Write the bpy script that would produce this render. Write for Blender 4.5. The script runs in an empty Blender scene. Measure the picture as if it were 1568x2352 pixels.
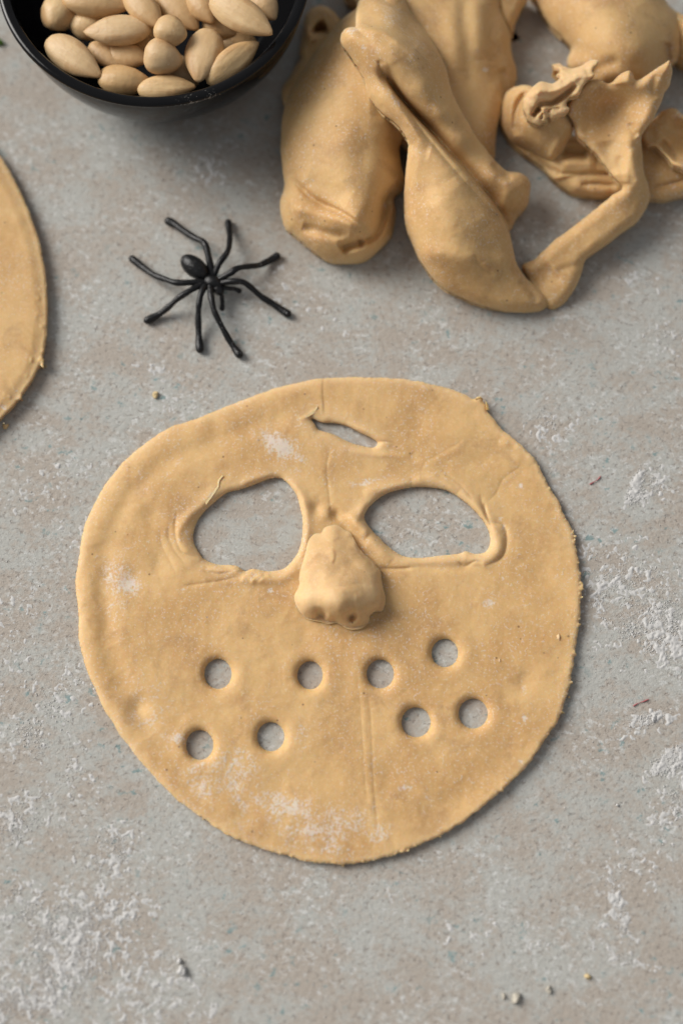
import bpy, math, random
import numpy as np
from mathutils import Vector

# ------------------------------------------------------------------ camera, light, exposure
scn = bpy.context.scene
K = 0.01                                   # working unit: centimetre
TILT, DIST, LENS, SENS = math.radians(15.0), 53.0, 50.0, 36.0
cam_d = bpy.data.cameras.new("camera")
cam = bpy.data.objects.new("camera", cam_d)
scn.collection.objects.link(cam)
cam.location = (0, -DIST * math.sin(TILT) * K, DIST * math.cos(TILT) * K)
cam.rotation_euler = (TILT, 0, 0)
cam_d.sensor_fit = 'VERTICAL'
cam_d.sensor_height = SENS
cam_d.lens = LENS
cam_d.clip_start, cam_d.clip_end = 0.01, 20
cam_d.dof.use_dof = True
cam_d.dof.focus_distance = (DIST - 1.0) * K
cam_d.dof.aperture_fstop = 3.0
scn.camera = cam

world = bpy.data.worlds.new("World")
scn.world = world
world.use_nodes = True
bg = world.node_tree.nodes["Background"]
bg.inputs[0].default_value = (0.93, 0.95, 1.0, 1)
bg.inputs[1].default_value = 0.25


def area_lamp(name, loc, target, sx, sy, watt, col):
    l = bpy.data.lights.new(name, 'AREA')
    l.shape = 'RECTANGLE'
    l.size, l.size_y = sx * K, sy * K
    l.energy = watt
    l.color = col
    o = bpy.data.objects.new(name, l)
    scn.collection.objects.link(o)
    o.location = Vector(loc) * K
    d = (Vector(target) - Vector(loc)).normalized()
    o.rotation_euler = d.to_track_quat('-Z', 'Y').to_euler()
    return o


win = area_lamp("window_light", (-78, 30, 62), (3, -9.5, 0), 90, 96, 3.45, (1.0, 0.965, 0.92))
win.data.spread = math.radians(50)

scn.view_settings.view_transform = 'Standard'
scn.view_settings.look = 'None'
scn.view_settings.exposure = 0.10
scn.view_settings.gamma = 1.0
scn.render.engine = 'CYCLES'
scn.cycles.use_denoising = True
scn.cycles.denoising_input_passes = "RGB_ALBEDO_NORMAL"
scn.cycles.denoising_prefilter = "ACCURATE"
try:
    scn.cycles.denoiser = 'OPENIMAGEDENOISE'
except Exception:
    pass
scn.cycles.max_bounces = 8

# ------------------------------------------------------------------ photo point -> place on the table
CAMP = np.array([0, -DIST * math.sin(TILT), DIST * math.cos(TILT)])
CS, SN = math.cos(TILT), math.sin(TILT)


def P(u, v, z):
    """centimetre position of the photograph's point (u, v) at height z above the table"""
    u, v, z = np.broadcast_arrays(np.asarray(u, float), np.asarray(v, float), np.asarray(z, float))
    x = (u - 784.0) / 2352.0 * SENS / LENS
    y = -(v - 1176.0) / 2352.0 * SENS / LENS
    dx, dy, dz = x, SN + y * CS, -CS + y * SN
    t = (z - CAMP[2]) / dz
    return np.stack([CAMP[0] + t * dx, CAMP[1] + t * dy, z], -1)


PX = 1.0 / (DIST / 2352.0 * SENS / LENS)     # photo points per cm near the middle


def zm(x0, y0, s, pts):
    return [((x0 + a / s) * 0.92235, (y0 + b / s) * 0.92235) for a, b in pts]


Z1 = lambda p: zm(150, 900, 2.412, p)
Z2 = lambda p: zm(850, 900, 2.412, p)
Z5 = lambda p: zm(400, 900, 1.4933, p)
ZP = lambda p: zm(650, 0, 2.24, p)
ZR = lambda p: zm(1150, 0, 2.851, p)
ZC = lambda p: zm(660, 0, 6.533, p)
ZN = lambda p: zm(700, 1260, 5.227, p)
ZS = lambda p: zm(300, 520, 3.484, p)
ZB = lambda p: zm(0, 0, 2.24, p)
Z4 = lambda p: zm(800, 1500, 2.24, p)
Z3 = lambda p: zm(150, 1500, 2.412, p)
Z8 = lambda p: zm(1200, 1050, 2.352, p)

# ------------------------------------------------------------------ number helpers
rng = np.random.default_rng(7)


def spline(pts, closed=True, n=6):
    p = np.array(pts, float)
    m = len(p)
    out = []
    cnt = m if closed else m - 1
    for i in range(cnt):
        if closed:
            a, b, c, d = p[(i - 1) % m], p[i], p[(i + 1) % m], p[(i + 2) % m]
        else:
            a, b, c, d = p[max(i - 1, 0)], p[i], p[i + 1], p[min(i + 2, m - 1)]
        for k in range(n):
            t = k / n
            out.append(0.5 * ((2 * b) + (c - a) * t + (2 * a - 5 * b + 4 * c - d) * t * t
                              + (3 * b - a - 3 * c + d) * t ** 3))
    if not closed:
        out.append(p[-1])
    return np.array(out)


def sdf(poly, U, V):
    """signed distance to a closed outline, negative inside"""
    x, y = U.ravel().astype(np.float32), V.ravel().astype(np.float32)
    best = np.full(x.shape, 1e12, np.float32)
    ins = np.zeros(x.shape, bool)
    q = poly.astype(np.float32)
    for i in range(len(q)):
        ax, ay = q[i]
        bx, by = q[(i + 1) % len(q)]
        ex, ey = bx - ax, by - ay
        L = ex * ex + ey * ey
        if L < 1e-9:
            continue
        wx, wy = x - ax, y - ay
        t = np.clip((wx * ex + wy * ey) / L, 0, 1)
        np.minimum(best, (wx - ex * t) ** 2 + (wy - ey * t) ** 2, out=best)
        if ay != by:
            c = ((ay > y) != (by > y)) & (x < ex * (y - ay) / (by - ay) + ax)
            ins ^= c
    d = np.sqrt(best)
    return np.where(ins, -d, d).reshape(U.shape).astype(float)


def line_dist(pts, U, V, pad, sm=True):
    """distance, side (+ right of travel) and place along a drawn line"""
    q = spline(pts, False, 5) if sm and len(pts) > 2 else np.array(pts, float)
    lo, hi = q.min(0) - pad, q.max(0) + pad
    m = (U > lo[0]) & (U < hi[0]) & (V > lo[1]) & (V < hi[1])
    x, y = U[m], V[m]
    best = np.full(x.shape, 1e12)
    side = np.zeros(x.shape)
    tt = np.zeros(x.shape)
    seg = np.linalg.norm(np.diff(q, axis=0), axis=1)
    cum = np.concatenate([[0], np.cumsum(seg)])
    for i in range(len(q) - 1):
        ex, ey = q[i + 1] - q[i]
        L = ex * ex + ey * ey + 1e-9
        wx, wy = x - q[i, 0], y - q[i, 1]
        t = np.clip((wx * ex + wy * ey) / L, 0, 1)
        d = (wx - ex * t) ** 2 + (wy - ey * t) ** 2
        k = d < best
        best[k] = d[k]
        side[k] = np.sign(ex * wy - ey * wx)[k]
        tt[k] = ((cum[i] + t * seg[i]) / cum[-1])[k]
    return m, np.sqrt(best), side, tt


def strokes(U, V, lst):
    """ridges, grooves, ledges pressed into a sheet: (kind, points, width, height)"""
    h = np.zeros(U.shape)
    for kind, pts, w, a in lst:
        if kind == 'd':                              # soft round dent or bump
            for x, y in pts:
                h += a * np.exp(-((U - x) ** 2 + (V - y) ** 2 * 0.8) / (w * w))
            continue
        m, d, s, t = line_dist(pts, U, V, w * 4)
        taper = np.clip(np.minimum(t, 1 - t) * 6, 0, 1) ** 0.7
        if kind == 'g':                              # soft ridge (a>0) or groove (a<0)
            h[m] += a * np.exp(-(d / w) ** 2) * taper
        elif kind == 'c':                            # sharp crease
            h[m] += a * np.exp(-d / w) * taper
        elif kind == 's':                            # ledge: high on the right of travel
            sd = d * s
            e = 1 / (1 + np.exp(-np.clip(sd / 1.6, -40, 40)))
            h[m] += a * (e * np.exp(-np.maximum(sd, 0) / w)) * taper
    return h


def _lattice(seed, n=128):
    return np.random.default_rng(seed).random((n, n))


_lat = {}


def vnoise(x, y, seed):
    if seed not in _lat:
        _lat[seed] = _lattice(seed)
    g = _lat[seed]
    n = g.shape[0]
    xi, yi = np.floor(x).astype(int), np.floor(y).astype(int)
    fx, fy = x - xi, y - yi
    fx, fy = fx * fx * fx * (fx * (fx * 6 - 15) + 10), fy * fy * fy * (fy * (fy * 6 - 15) + 10)
    a, b = g[yi % n, xi % n], g[yi % n, (xi + 1) % n]
    c, d = g[(yi + 1) % n, xi % n], g[(yi + 1) % n, (xi + 1) % n]
    return (a * (1 - fx) + b * fx) * (1 - fy) + (c * (1 - fx) + d * fx) * fy


def fbm(u, v, size, seed, octv=4, gain=0.5):
    t, amp, s = 0, 1.0, 0
    f = 1.0 / size
    ca, sa = math.cos(0.6), math.sin(0.6)
    for o in range(octv):
        x, y = u * f, v * f
        x, y = ca * x - sa * y, sa * x + ca * y
        t = t + amp * (vnoise(x + 37.3 * o, y + 11.7 * o, seed + o) - 0.5)
        s += amp
        amp *= gain
        f *= 2.03
    return t / s * 2.0                              # about -1 .. 1


def tps(ctrl, U, V, lam=1e-4):
    c = np.array(ctrl, float)
    p, z = c[:, :2] / 400.0, c[:, 2]
    n = len(p)

    def ph(r2):
        return 0.5 * r2 * np.log(r2 + 1e-9)
    A = np.zeros((n + 3, n + 3))
    A[:n, :n] = ph(((p[:, None] - p[None]) ** 2).sum(-1)) + lam * np.eye(n)
    A[:n, n] = 1
    A[:n, n + 1:] = p
    A[n:, :n] = A[:n, n:].T
    w = np.linalg.solve(A, np.concatenate([z, [0, 0, 0]]))
    x, y = U / 400.0, V / 400.0
    out = w[n] + w[n + 1] * x + w[n + 2] * y
    for i in range(n):
        out = out + w[i] * ph((x - p[i, 0]) ** 2 + (y - p[i, 1]) ** 2)
    return out


def smoothstep(a, b, x):
    t = np.clip((x - a) / (b - a), 0, 1)
    return t * t * (3 - 2 * t)


# ------------------------------------------------------------------ object helpers
def tag(o, label=None, cat=None, group=None, kind=None):
    if label: o["label"] = label
    if cat: o["category"] = cat
    if group: o["group"] = group
    if kind: o["kind"] = kind
    return o


def empty(name, loc, label, cat, group=None):
    o = bpy.data.objects.new(name, None)
    scn.collection.objects.link(o)
    o.location = Vector(loc) * K
    o.empty_display_size = 0.01
    bpy.context.view_layer.update()
    return tag(o, label, cat, group)


def mesh_obj(name, verts, faces, mat, parent=None, smooth=True, attrs=None):
    """verts in cm, world; faces (n,3) or (n,4) array or list of both"""
    me = bpy.data.meshes.new(name)
    verts = np.asarray(verts, np.float32)
    off = np.zeros(3) if parent is None else np.array(parent.matrix_world.translation) / K
    if isinstance(faces, np.ndarray):
        faces = [faces]
    nv = len(verts)
    loops = np.concatenate([f.ravel() for f in faces]).astype(np.int32)
    tot = np.concatenate([np.full(len(f), f.shape[1]) for f in faces]).astype(np.int32)
    st = np.concatenate([[0], np.cumsum(tot)[:-1]]).astype(np.int32)
    me.vertices.add(nv)
    me.vertices.foreach_set("co", ((verts - off) * K).astype(np.float32).ravel())
    me.loops.add(len(loops))
    me.loops.foreach_set("vertex_index", loops)
    me.polygons.add(len(tot))
    me.polygons.foreach_set("loop_start", st)
    me.polygons.foreach_set("loop_total", tot)
    me.polygons.foreach_set("use_smooth", np.full(len(tot), smooth, bool))
    me.update(calc_edges=True)
    me.validate()
    for k, a in (attrs or {}).items():
        at = me.attributes.new(k, 'FLOAT', 'POINT')
        at.data.foreach_set("value", np.asarray(a, np.float32))
    me.materials.append(mat)
    o = bpy.data.objects.new(name, me)
    scn.collection.objects.link(o)
    if parent is not None:
        o.parent = parent
    return o


def relief(name, outline, mat, parent, zfun, step=3.0, holes=(), jag=None, under=(0.25, 0.25),
           floor=0.0, flour=None, n_ring=4, spl=6, fresh=(9, 0.35)):
    """A sheet or lump of dough: outline and heights -> closed solid whose edge bulges and tucks under."""
    many = outline if isinstance(outline[0], list) else [outline]
    polys = [spline(o, True, spl) for o in many]
    allp = np.concatenate(polys)
    lo, hi = allp.min(0) - 3 * step, allp.max(0) + 3 * step
    us, vs = np.arange(lo[0], hi[0], step), np.arange(lo[1], hi[1], step)
    U, V = np.meshgrid(us, vs)
    S = sdf(polys[0], U, V)
    for q in polys[1:]:
        S = np.minimum(S, sdf(q, U, V))
    if jag is not None:
        S = S + jag(U, V)
    H = np.full(S.shape, 1e9)
    for h in holes:
        m = (U > h[:, 0].min() - 130) & (U < h[:, 0].max() + 130) & (V > h[:, 1].min() - 130) & (V < h[:, 1].max() + 130)
        H[m] = np.minimum(H[m], sdf(h, U[m], V[m]))
    So = S
    S = np.maximum(S, -H) if len(holes) else S
    gy, gx = np.gradient(S, step)
    gl = np.hypot(gx, gy) + 1e-6
    gx, gy = gx / gl, gy / gl
    ny, nx = S.shape
    cen = 0.25 * (S[:-1, :-1] + S[1:, :-1] + S[:-1, 1:] + S[1:, 1:])
    cell = cen < 0.25 * step
    mv = (S > -0.3 * step) & (S < 2.5 * step)
    U2, V2 = U.copy(), V.copy()
    U2[mv] -= (S * gx)[mv]
    V2[mv] -= (S * gy)[mv]
    Sc = np.where(mv, 0.0, S)
    Soc = np.minimum(So, 0.0)
    Hc = np.maximum(H, 0.0)
    Zt = zfun(U2, V2, np.minimum(Sc, 0.0), Soc, Hc)
    idx = np.arange(ny * nx).reshape(ny, nx)
    ci, cj = np.nonzero(cell)
    quads = np.stack([idx[ci, cj], idx[ci + 1, cj], idx[ci + 1, cj + 1], idx[ci, cj + 1]], 1)
    W = P(U2.ravel(), V2.ravel(), Zt.ravel())
    # boundary edges
    cp = np.pad(cell, 1)
    ed = []
    t = cell & ~cp[:-2, 1:-1]; i, j = np.nonzero(t); ed.append(np.stack([idx[i, j + 1], idx[i, j]], 1))
    t = cell & ~cp[2:, 1:-1]; i, j = np.nonzero(t); ed.append(np.stack([idx[i + 1, j], idx[i + 1, j + 1]], 1))
    t = cell & ~cp[1:-1, :-2]; i, j = np.nonzero(t); ed.append(np.stack([idx[i, j], idx[i + 1, j]], 1))
    t = cell & ~cp[1:-1, 2:]; i, j = np.nonzero(t); ed.append(np.stack([idx[i + 1, j + 1], idx[i, j + 1]], 1))
    ed = np.concatenate(ed)
    bv = np.unique(ed)
    remap = np.full(ny * nx, -1)
    remap[bv] = np.arange(len(bv))
    e = remap[ed]
    base = W[bv]
    g = np.stack([gx.ravel()[bv], -gy.ravel()[bv]], 1)
    fl = floor(U2.ravel()[bv], V2.ravel()[bv]) if callable(floor) else np.full(len(bv), floor)
    fl = np.minimum(fl, base[:, 2] - 0.01)
    ins, drop = under
    verts, faces = [W], [quads]
    prev = bv
    cnt = len(W)
    for k in range(1, n_ring + 2):
        q = base.copy()
        if k <= n_ring:
            a = k / n_ring * math.pi / 2
            q[:, :2] -= g * (ins * (1 - math.cos(a)))
            q[:, 2] = np.maximum(base[:, 2] - drop * math.sin(a), fl)
        else:
            q[:, :2] -= g * (ins * 1.25)
            q[:, 2] = fl
        cur = cnt + np.arange(len(bv))
        verts.append(q)
        faces.append(np.stack([prev[e[:, 0]], prev[e[:, 1]], cur[e[:, 1]], cur[e[:, 0]]], 1))
        prev = cur
        cnt += len(bv)
    verts = np.concatenate(verts)
    faces = np.concatenate(faces)
    fa = np.zeros(len(verts))
    if flour is not None:
        fa[:len(W)] = flour(U2, V2).ravel()
    fr = np.full(len(verts), fresh[1])
    dd = -np.minimum(Sc, 0)
    f0 = np.exp(-(dd / fresh[0]) ** 2)
    if len(holes):
        f0 = np.where(H < 900, np.maximum(np.exp(-(np.minimum(-np.minimum(So, 0), 500) / fresh[0]) ** 2), np.where(np.hypot(0, V) < 1420, np.exp(-(H / (2.0 * fresh[0])) ** 2), 0)), f0)
    fr[:len(W)] = (f0 * fresh[1] * (0.55 + 0.9 * (0.5 + 0.5 * fbm(U, V, 50, 900, 2)))).ravel()
    used = np.unique(faces)
    rm = np.full(len(verts), -1)
    rm[used] = np.arange(len(used))
    return mesh_obj(name, verts[used], rm[faces][:, ::-1], mat, parent, True, {"flour": fa[used], "fresh": fr[used]})


def edge_round(d, w, h):
    """drop at distance d inside the edge"""
    t = np.clip(1 - d / w, 0, 1)
    return h * (1 - np.sqrt(np.maximum(1 - t * t, 0)))


def tube(pts, rad, n=10, cap=True):
    """round bar through points (cm), closed with domed ends"""
    p = np.array(pts, float)
    r = np.array(rad, float)
    verts, faces = [], []
    T = np.gradient(p, axis=0)
    T /= np.linalg.norm(T, axis=1)[:, None] + 1e-9
    up = np.array([0.13, 0.2, 1.0])
    rings = []
    seq = []
    for s, o in ((0, -1), (len(p) - 1, 1)):
        dome = []
        for a in (75, 50, 25):
            dome.append((p[s] + o * T[s] * r[s] * math.sin(math.radians(a)), r[s] * math.cos(math.radians(a)), T[s]))
        seq.append(dome)
    allr = seq[0] + [(p[i], r[i], T[i]) for i in range(len(p))] + seq[1][::-1]
    for c, rr, t in allr:
        a = np.cross(t, up); a /= np.linalg.norm(a) + 1e-9
        b = np.cross(a, t)
        for k in range(n):
            th = 2 * math.pi * k / n
            verts.append(c + rr * (math.cos(th) * a + math.sin(th) * b))
    m = len(allr)
    for i in range(m - 1):
        for k in range(n):
            faces.append((i * n + k, i * n + (k + 1) % n, (i + 1) * n + (k + 1) % n, (i + 1) * n + k))
    v = np.array(verts)
    c0, c1 = len(v), len(v) + 1
    v = np.concatenate([v, [p[0] - T[0] * r[0], p[-1] + T[-1] * r[-1]]])
    tri = [(c0, (k + 1) % n, k) for k in range(n)] + [(c1, (m - 1) * n + k, (m - 1) * n + (k + 1) % n) for k in range(n)]
    return v, np.array(faces)[:, ::-1], np.array(tri)[:, ::-1]


def merge(parts):
    vs, q, t, off = [], [], [], 0
    for v, a, b in parts:
        vs.append(v)
        if len(a): q.append(a + off)
        if len(b): t.append(b + off)
        off += len(v)
    out = []
    if q: out.append(np.concatenate(q))
    if t: out.append(np.concatenate(t))
    return np.concatenate(vs), out


def ball(c, r, seed=0, bump=0.0, nu=14, nv=9, rot=None):
    """uneven ellipsoid"""
    th = np.linspace(0, 2 * np.pi, nu, endpoint=False)
    ph = np.linspace(0, np.pi, nv + 2)[1:-1]
    d = [np.array([[0, 0, 1.0]])]
    for f in ph:
        d.append(np.stack([np.sin(f) * np.cos(th), np.sin(f) * np.sin(th), np.full(nu, np.cos(f))], 1))
    d.append(np.array([[0, 0, -1.0]]))
    d = np.concatenate(d)
    k = 1.0
    if bump:
        rg = np.random.default_rng(seed)
        for f in (1.6, 3.1, 5.0):
            w = rg.normal(size=(3,)) * f
            w2 = rg.normal(size=(3,)) * f
            k = k + bump * np.sin(d @ w + rg.random() * 6) * np.cos(d @ w2) / f * 1.6
    v = d * np.atleast_1d(k)[:, None] if bump else d
    v = v * np.array(r)
    if rot is not None:
        v = v @ np.array(rot).T
    v = v + np.array(c)
    q, t = [], []
    for i in range(len(ph) - 1):
        for j in range(nu):
            a, b = 1 + i * nu + j, 1 + i * nu + (j + 1) % nu
            q.append((a, a + nu, b + nu, b))
    n = len(v)
    for j in range(nu):
        t.append((0, 1 + j, 1 + (j + 1) % nu))
        s = 1 + (len(ph) - 1) * nu
        t.append((n - 1, s + (j + 1) % nu, s + j))
    return v, np.array(q), np.array(t)


# ------------------------------------------------------------------ materials
def new_mat(name):
    m = bpy.data.materials.new(name)
    m.use_nodes = True
    nt = m.node_tree
    b = nt.nodes["Principled BSDF"]
    return m, nt, b


class N:
    def __init__(self, nt): self.nt = nt

    def node(self, t, **kw):
        n = self.nt.nodes.new(t)
        for k, v in kw.items():
            if k.startswith("i_"):
                key = k[2:]
                key = int(key) if key.isdigit() else key.replace("_", " ")
                if hasattr(v, "is_linked") or isinstance(v, bpy.types.NodeSocket):
                    self.nt.links.new(v, n.inputs[key])
                else:
                    n.inputs[key].default_value = v
            else:
                setattr(n, k, v)
        return n

    def coords(self, scale=(1, 1, 1), rot=(0, 0, 0), out="Object"):
        tc = self.node("ShaderNodeTexCoord")
        mp = self.node("ShaderNodeMapping", i_Scale=scale, i_Rotation=rot)
        self.nt.links.new(tc.outputs[out], mp.inputs["Vector"])
        return mp.outputs[0]

    def noise(self, vec, scale, detail=4, rough=0.55, dist=0.0):
        n = self.node("ShaderNodeTexNoise", i_Scale=scale, i_Detail=detail, i_Roughness=rough, i_Distortion=dist)
        self.nt.links.new(vec, n.inputs["Vector"])
        return n.outputs["Fac"]

    def voro(self, vec, scale, rnd=1.0, feature='F1'):
        n = self.node("ShaderNodeTexVoronoi", i_Scale=scale, i_Randomness=rnd, feature=feature)
        self.nt.links.new(vec, n.inputs["Vector"])
        return n

    def ramp(self, fac, a, b, lo=0.0, hi=1.0):
        n = self.node("ShaderNodeMapRange", interpolation_type='SMOOTHSTEP', i_1=a, i_2=b, i_3=lo, i_4=hi)
        self.nt.links.new(fac, n.inputs[0])
        return n.outputs[0]

    def mix(self, fac, a, b, mode='MIX'):
        n = self.node("ShaderNodeMix", data_type='RGBA', blend_type=mode)
        for s, i in ((fac, 0), (a, 6), (b, 7)):
            if isinstance(s, bpy.types.NodeSocket):
                self.nt.links.new(s, n.inputs[i])
            else:
                n.inputs[i].default_value = s if i == 0 else (*s, 1)
        return n.outputs[2]

    def math(self, op, a, b=0.0, clamp=False):
        n = self.node("ShaderNodeMath", operation=op, use_clamp=clamp)
        for s, i in ((a, 0), (b, 1)):
            if isinstance(s, bpy.types.NodeSocket):
                self.nt.links.new(s, n.inputs[i])
            else:
                n.inputs[i].default_value = s
        return n.outputs[0]

    def attr(self, name):
        return self.node("ShaderNodeAttribute", attribute_name=name).outputs["Fac"]

    def bump(self, h, strength, dist, nrm=None):
        n = self.node("ShaderNodeBump", i_Strength=strength, i_Distance=dist)
        self.nt.links.new(h, n.inputs["Height"])
        if nrm is not None:
            self.nt.links.new(nrm, n.inputs["Normal"])
        return n.outputs[0]


FLOUR_COL = (0.74, 0.70, 0.66)


def dough_material(name, c1=(0.69, 0.45, 0.202), c2=(0.60, 0.365, 0.152), dust=1.0):
    m, nt, b = new_mat(name)
    n = N(nt)
    co = n.coords()
    big = n.ramp(n.noise(co, 45, 4), 0.35, 0.65)
    col = n.mix(big, c1, c2)
    col = n.mix(n.ramp(n.noise(co, 85, 5, 0.62, 0.6), 0.50, 0.72, 0, 0.55), col, (0.45, 0.265, 0.125))
    fine = n.noise(co, 620, 3, 0.6)
    col = n.mix(n.ramp(fine, 0.45, 0.70, 0.0, 0.30), col, (0.74, 0.52, 0.28))
    col = n.mix(n.ramp(n.noise(co, 780, 3, 0.6), 0.56, 0.72, 0.0, 0.18), col, (0.46, 0.26, 0.11))
    # bran specks
    sp = n.voro(co, 230)
    pick = n.math('GREATER_THAN', n.node("ShaderNodeSeparateColor", i_0=sp.outputs["Color"]).outputs[0], 0.80)
    dot = n.math('MULTIPLY', n.ramp(sp.outputs["Distance"], 0.06, 0.13, 1, 0), pick)
    col = n.mix(n.math('MULTIPLY', dot, 0.7), col, (0.20, 0.10, 0.05))
    # freshly cut or stretched dough is paler
    col = n.mix(n.attr('fresh'), col, (0.75, 0.53, 0.285))
    # flour lying on it
    fl = n.attr("flour")
    grain = n.noise(co, 1050, 3, 0.65)
    clump = n.noise(co, 330, 4, 0.65)
    g = n.math('ADD', n.math('MULTIPLY', grain, 0.70), n.math('MULTIPLY', clump, 0.30))
    thr = n.math('SUBTRACT', 0.72, n.math('MULTIPLY', fl, 0.36))
    cov = n.math('MULTIPLY', n.math('SUBTRACT', g, thr), 6.0, True)
    # a few loose grains everywhere
    lo = n.math('MULTIPLY', n.ramp(n.noise(co, 1150, 2, 0.5), 0.56, 0.66), n.ramp(n.noise(co, 48, 5, 0.65), 0.40, 0.62, 0.2, 1.0))
    cov = n.math('MAXIMUM', n.math('MULTIPLY', cov, 0.66), n.math('MULTIPLY', lo, 0.40 * dust))
    col = n.mix(cov, col, FLOUR_COL)
    nt.links.new(col, b.inputs["Base Color"])
    b.inputs["Roughness"].default_value = 0.60
    b.inputs["Specular IOR Level"].default_value = 0.26
    b.inputs["Subsurface Weight"].default_value = 0.42
    b.inputs["Subsurface Radius"].default_value = (1.0, 0.48, 0.20)
    b.inputs["Subsurface Scale"].default_value = 0.0034
    h = n.math('ADD', n.math('MULTIPLY', n.noise(co, 420, 5, 0.6), 0.6), n.math('MULTIPLY', cov, 0.5))
    nr = n.bump(h, 0.32, 0.0008)
    nr = n.bump(n.noise(co, 95, 3, 0.5), 0.14, 0.0016, nr)
    nt.links.new(nr, b.inputs["Normal"])
    return m


M_DOUGH = dough_material("dough")
M_PALE_DOUGH = dough_material("torn_dough", (0.74, 0.51, 0.27), (0.66, 0.43, 0.205), 0.35)


def table_material():
    m, nt, b = new_mat("stone_table")
    n = N(nt)
    co = n.coords((1.0, 1.25, 1.0), (0, 0, 0.5))
    co2 = n.coords((1.0, 1.0, 1.0))
    warm, cool, mid = (0.415, 0.366, 0.314), (0.45, 0.452, 0.422), (0.42, 0.392, 0.35)
    big = n.ramp(n.noise(co, 25, 6, 0.66), 0.38, 0.62)
    med = n.ramp(n.noise(co, 95, 6, 0.68), 0.38, 0.62)
    sml = n.ramp(n.noise(co, 560, 3, 0.6), 0.34, 0.66)
    k = n.math('ADD', n.math('MULTIPLY', big, 0.44), n.math('ADD', n.math('MULTIPLY', med, 0.36), n.math('MULTIPLY', sml, 0.20)))
    col = n.mix(n.ramp(k, 0.22, 0.78), warm, cool)
    col = n.mix(n.ramp(n.noise(co, 1300, 2, 0.6), 0.4, 0.7, 0, 0.35), col, mid)
    # pale mineral flecks
    fl = n.math('MULTIPLY', n.ramp(n.noise(co, 340, 5, 0.7, 0.1), 0.52, 0.62),
                n.ramp(n.noise(co2, 42, 4), 0.40, 0.60, 0.08, 1.0))
    col = n.mix(n.math('MULTIPLY', fl, 0.68), col, (0.64, 0.645, 0.63))
    # brown-grey pits
    pit = n.ramp(n.noise(co, 470, 4, 0.68, 0.1), 0.55, 0.68)
    col = n.mix(n.math('MULTIPLY', pit, 0.60), col, (0.25, 0.21, 0.185))
    # blue-green specks
    te = n.math('MULTIPLY', n.ramp(n.noise(co, 190, 4, 0.62, 0.2), 0.60, 0.67), n.ramp(n.noise(co2, 34, 3), 0.44, 0.58))
    col = n.mix(n.math('MULTIPLY', te, 0.75), col, (0.17, 0.27, 0.275))
    # flour film
    at = n.attr("flour")
    gr = n.math('ADD', n.math('MULTIPLY', n.noise(co2, 760, 4, 0.66), 0.68), n.math('MULTIPLY', n.noise(co2, 190, 4, 0.6), 0.32))
    cov = n.math('MULTIPLY', n.math('SUBTRACT', gr, n.math('SUBTRACT', 0.74, n.math('MULTIPLY', at, 0.31))), 5.5, True)
    col = n.mix(n.math('MULTIPLY', cov, 0.55), col, (0.62, 0.615, 0.60))
    nt.links.new(col, b.inputs["Base Color"])
    b.inputs["Roughness"].default_value = 0.7
    b.inputs["Specular IOR Level"].default_value = 0.25
    h = n.math('ADD', n.math('MULTIPLY', n.noise(co, 480, 5, 0.65), 1.0), n.math('MULTIPLY', cov, 0.9))
    h = n.math('SUBTRACT', h, n.math('MULTIPLY', pit, 0.3))
    nt.links.new(n.bump(h, 0.55, 0.0009), b.inputs["Normal"])
    return m


M_TABLE = table_material()


def simple_mat(name, col, rough, spec=0.5, bump=None, sss=0.0, var=None):
    m, nt, b = new_mat(name)
    n = N(nt)
    co = n.coords()
    if var:
        c = n.mix(n.ramp(n.noise(co, var[1], 5, 0.6), 0.35, 0.68), col, var[0])
        if name == 'black_rubber':
            c = n.mix(n.math('MULTIPLY', n.ramp(n.noise(co, 1500, 2, 0.5), 0.66, 0.72), n.ramp(n.noise(co, 180, 2), 0.45, 0.65, 0.05, 0.7)), c, (0.4, 0.4, 0.39))
        nt.links.new(c, b.inputs["Base Color"])
    else:
        b.inputs["Base Color"].default_value = (*col, 1)
    b.inputs["Roughness"].default_value = rough
    b.inputs["Specular IOR Level"].default_value = spec
    if sss:
        b.inputs["Subsurface Weight"].default_value = sss
        b.inputs["Subsurface Radius"].default_value = (1, .6, .3)
        b.inputs["Subsurface Scale"].default_value = 0.002
    if bump:
        nt.links.new(n.bump(n.noise(co, bump[0], 4, 0.6), bump[1], bump[2]), b.inputs["Normal"])
    return m


M_FLOUR = simple_mat("flour", (0.56, 0.552, 0.537), 0.95, 0.1, (1400, .4, .0004))
M_RUBBER = simple_mat("black_rubber", (0.005, 0.005, 0.0055), 0.38, 0.38, (700, 0.5, 0.0005), var=((0.010, 0.010, 0.011), 300))


def bowl_material():
    m, nt, b = new_mat("black_glaze")
    n = N(nt)
    co = n.coords()
    at = n.attr("flour")
    gr = n.noise(co, 1500, 3, 0.6)
    cl = n.noise(co, 230, 4, 0.6)
    g = n.math('ADD', n.math('MULTIPLY', gr, 0.6), n.math('MULTIPLY', cl, 0.4))
    cov = n.math('MULTIPLY', n.math('SUBTRACT', g, n.math('SUBTRACT', 0.84, n.math('MULTIPLY', at, 0.27))), 12.0, True)
    col = n.mix(n.math('MULTIPLY', cov, 0.65), (0.005, 0.005, 0.0055), (0.55, 0.52, 0.48))
    nt.links.new(col, b.inputs["Base Color"])
    b.inputs["Roughness"].default_value = 0.22
    nt.links.new(n.ramp(cov, 0, 1, 0.10, 0.9), b.inputs["Roughness"])
    b.inputs["Specular IOR Level"].default_value = 0.27
    nt.links.new(n.bump(n.noise(co, 120, 2, 0.5), 0.12, 0.001), b.inputs["Normal"])
    return m


M_BOWL = bowl_material()


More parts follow.
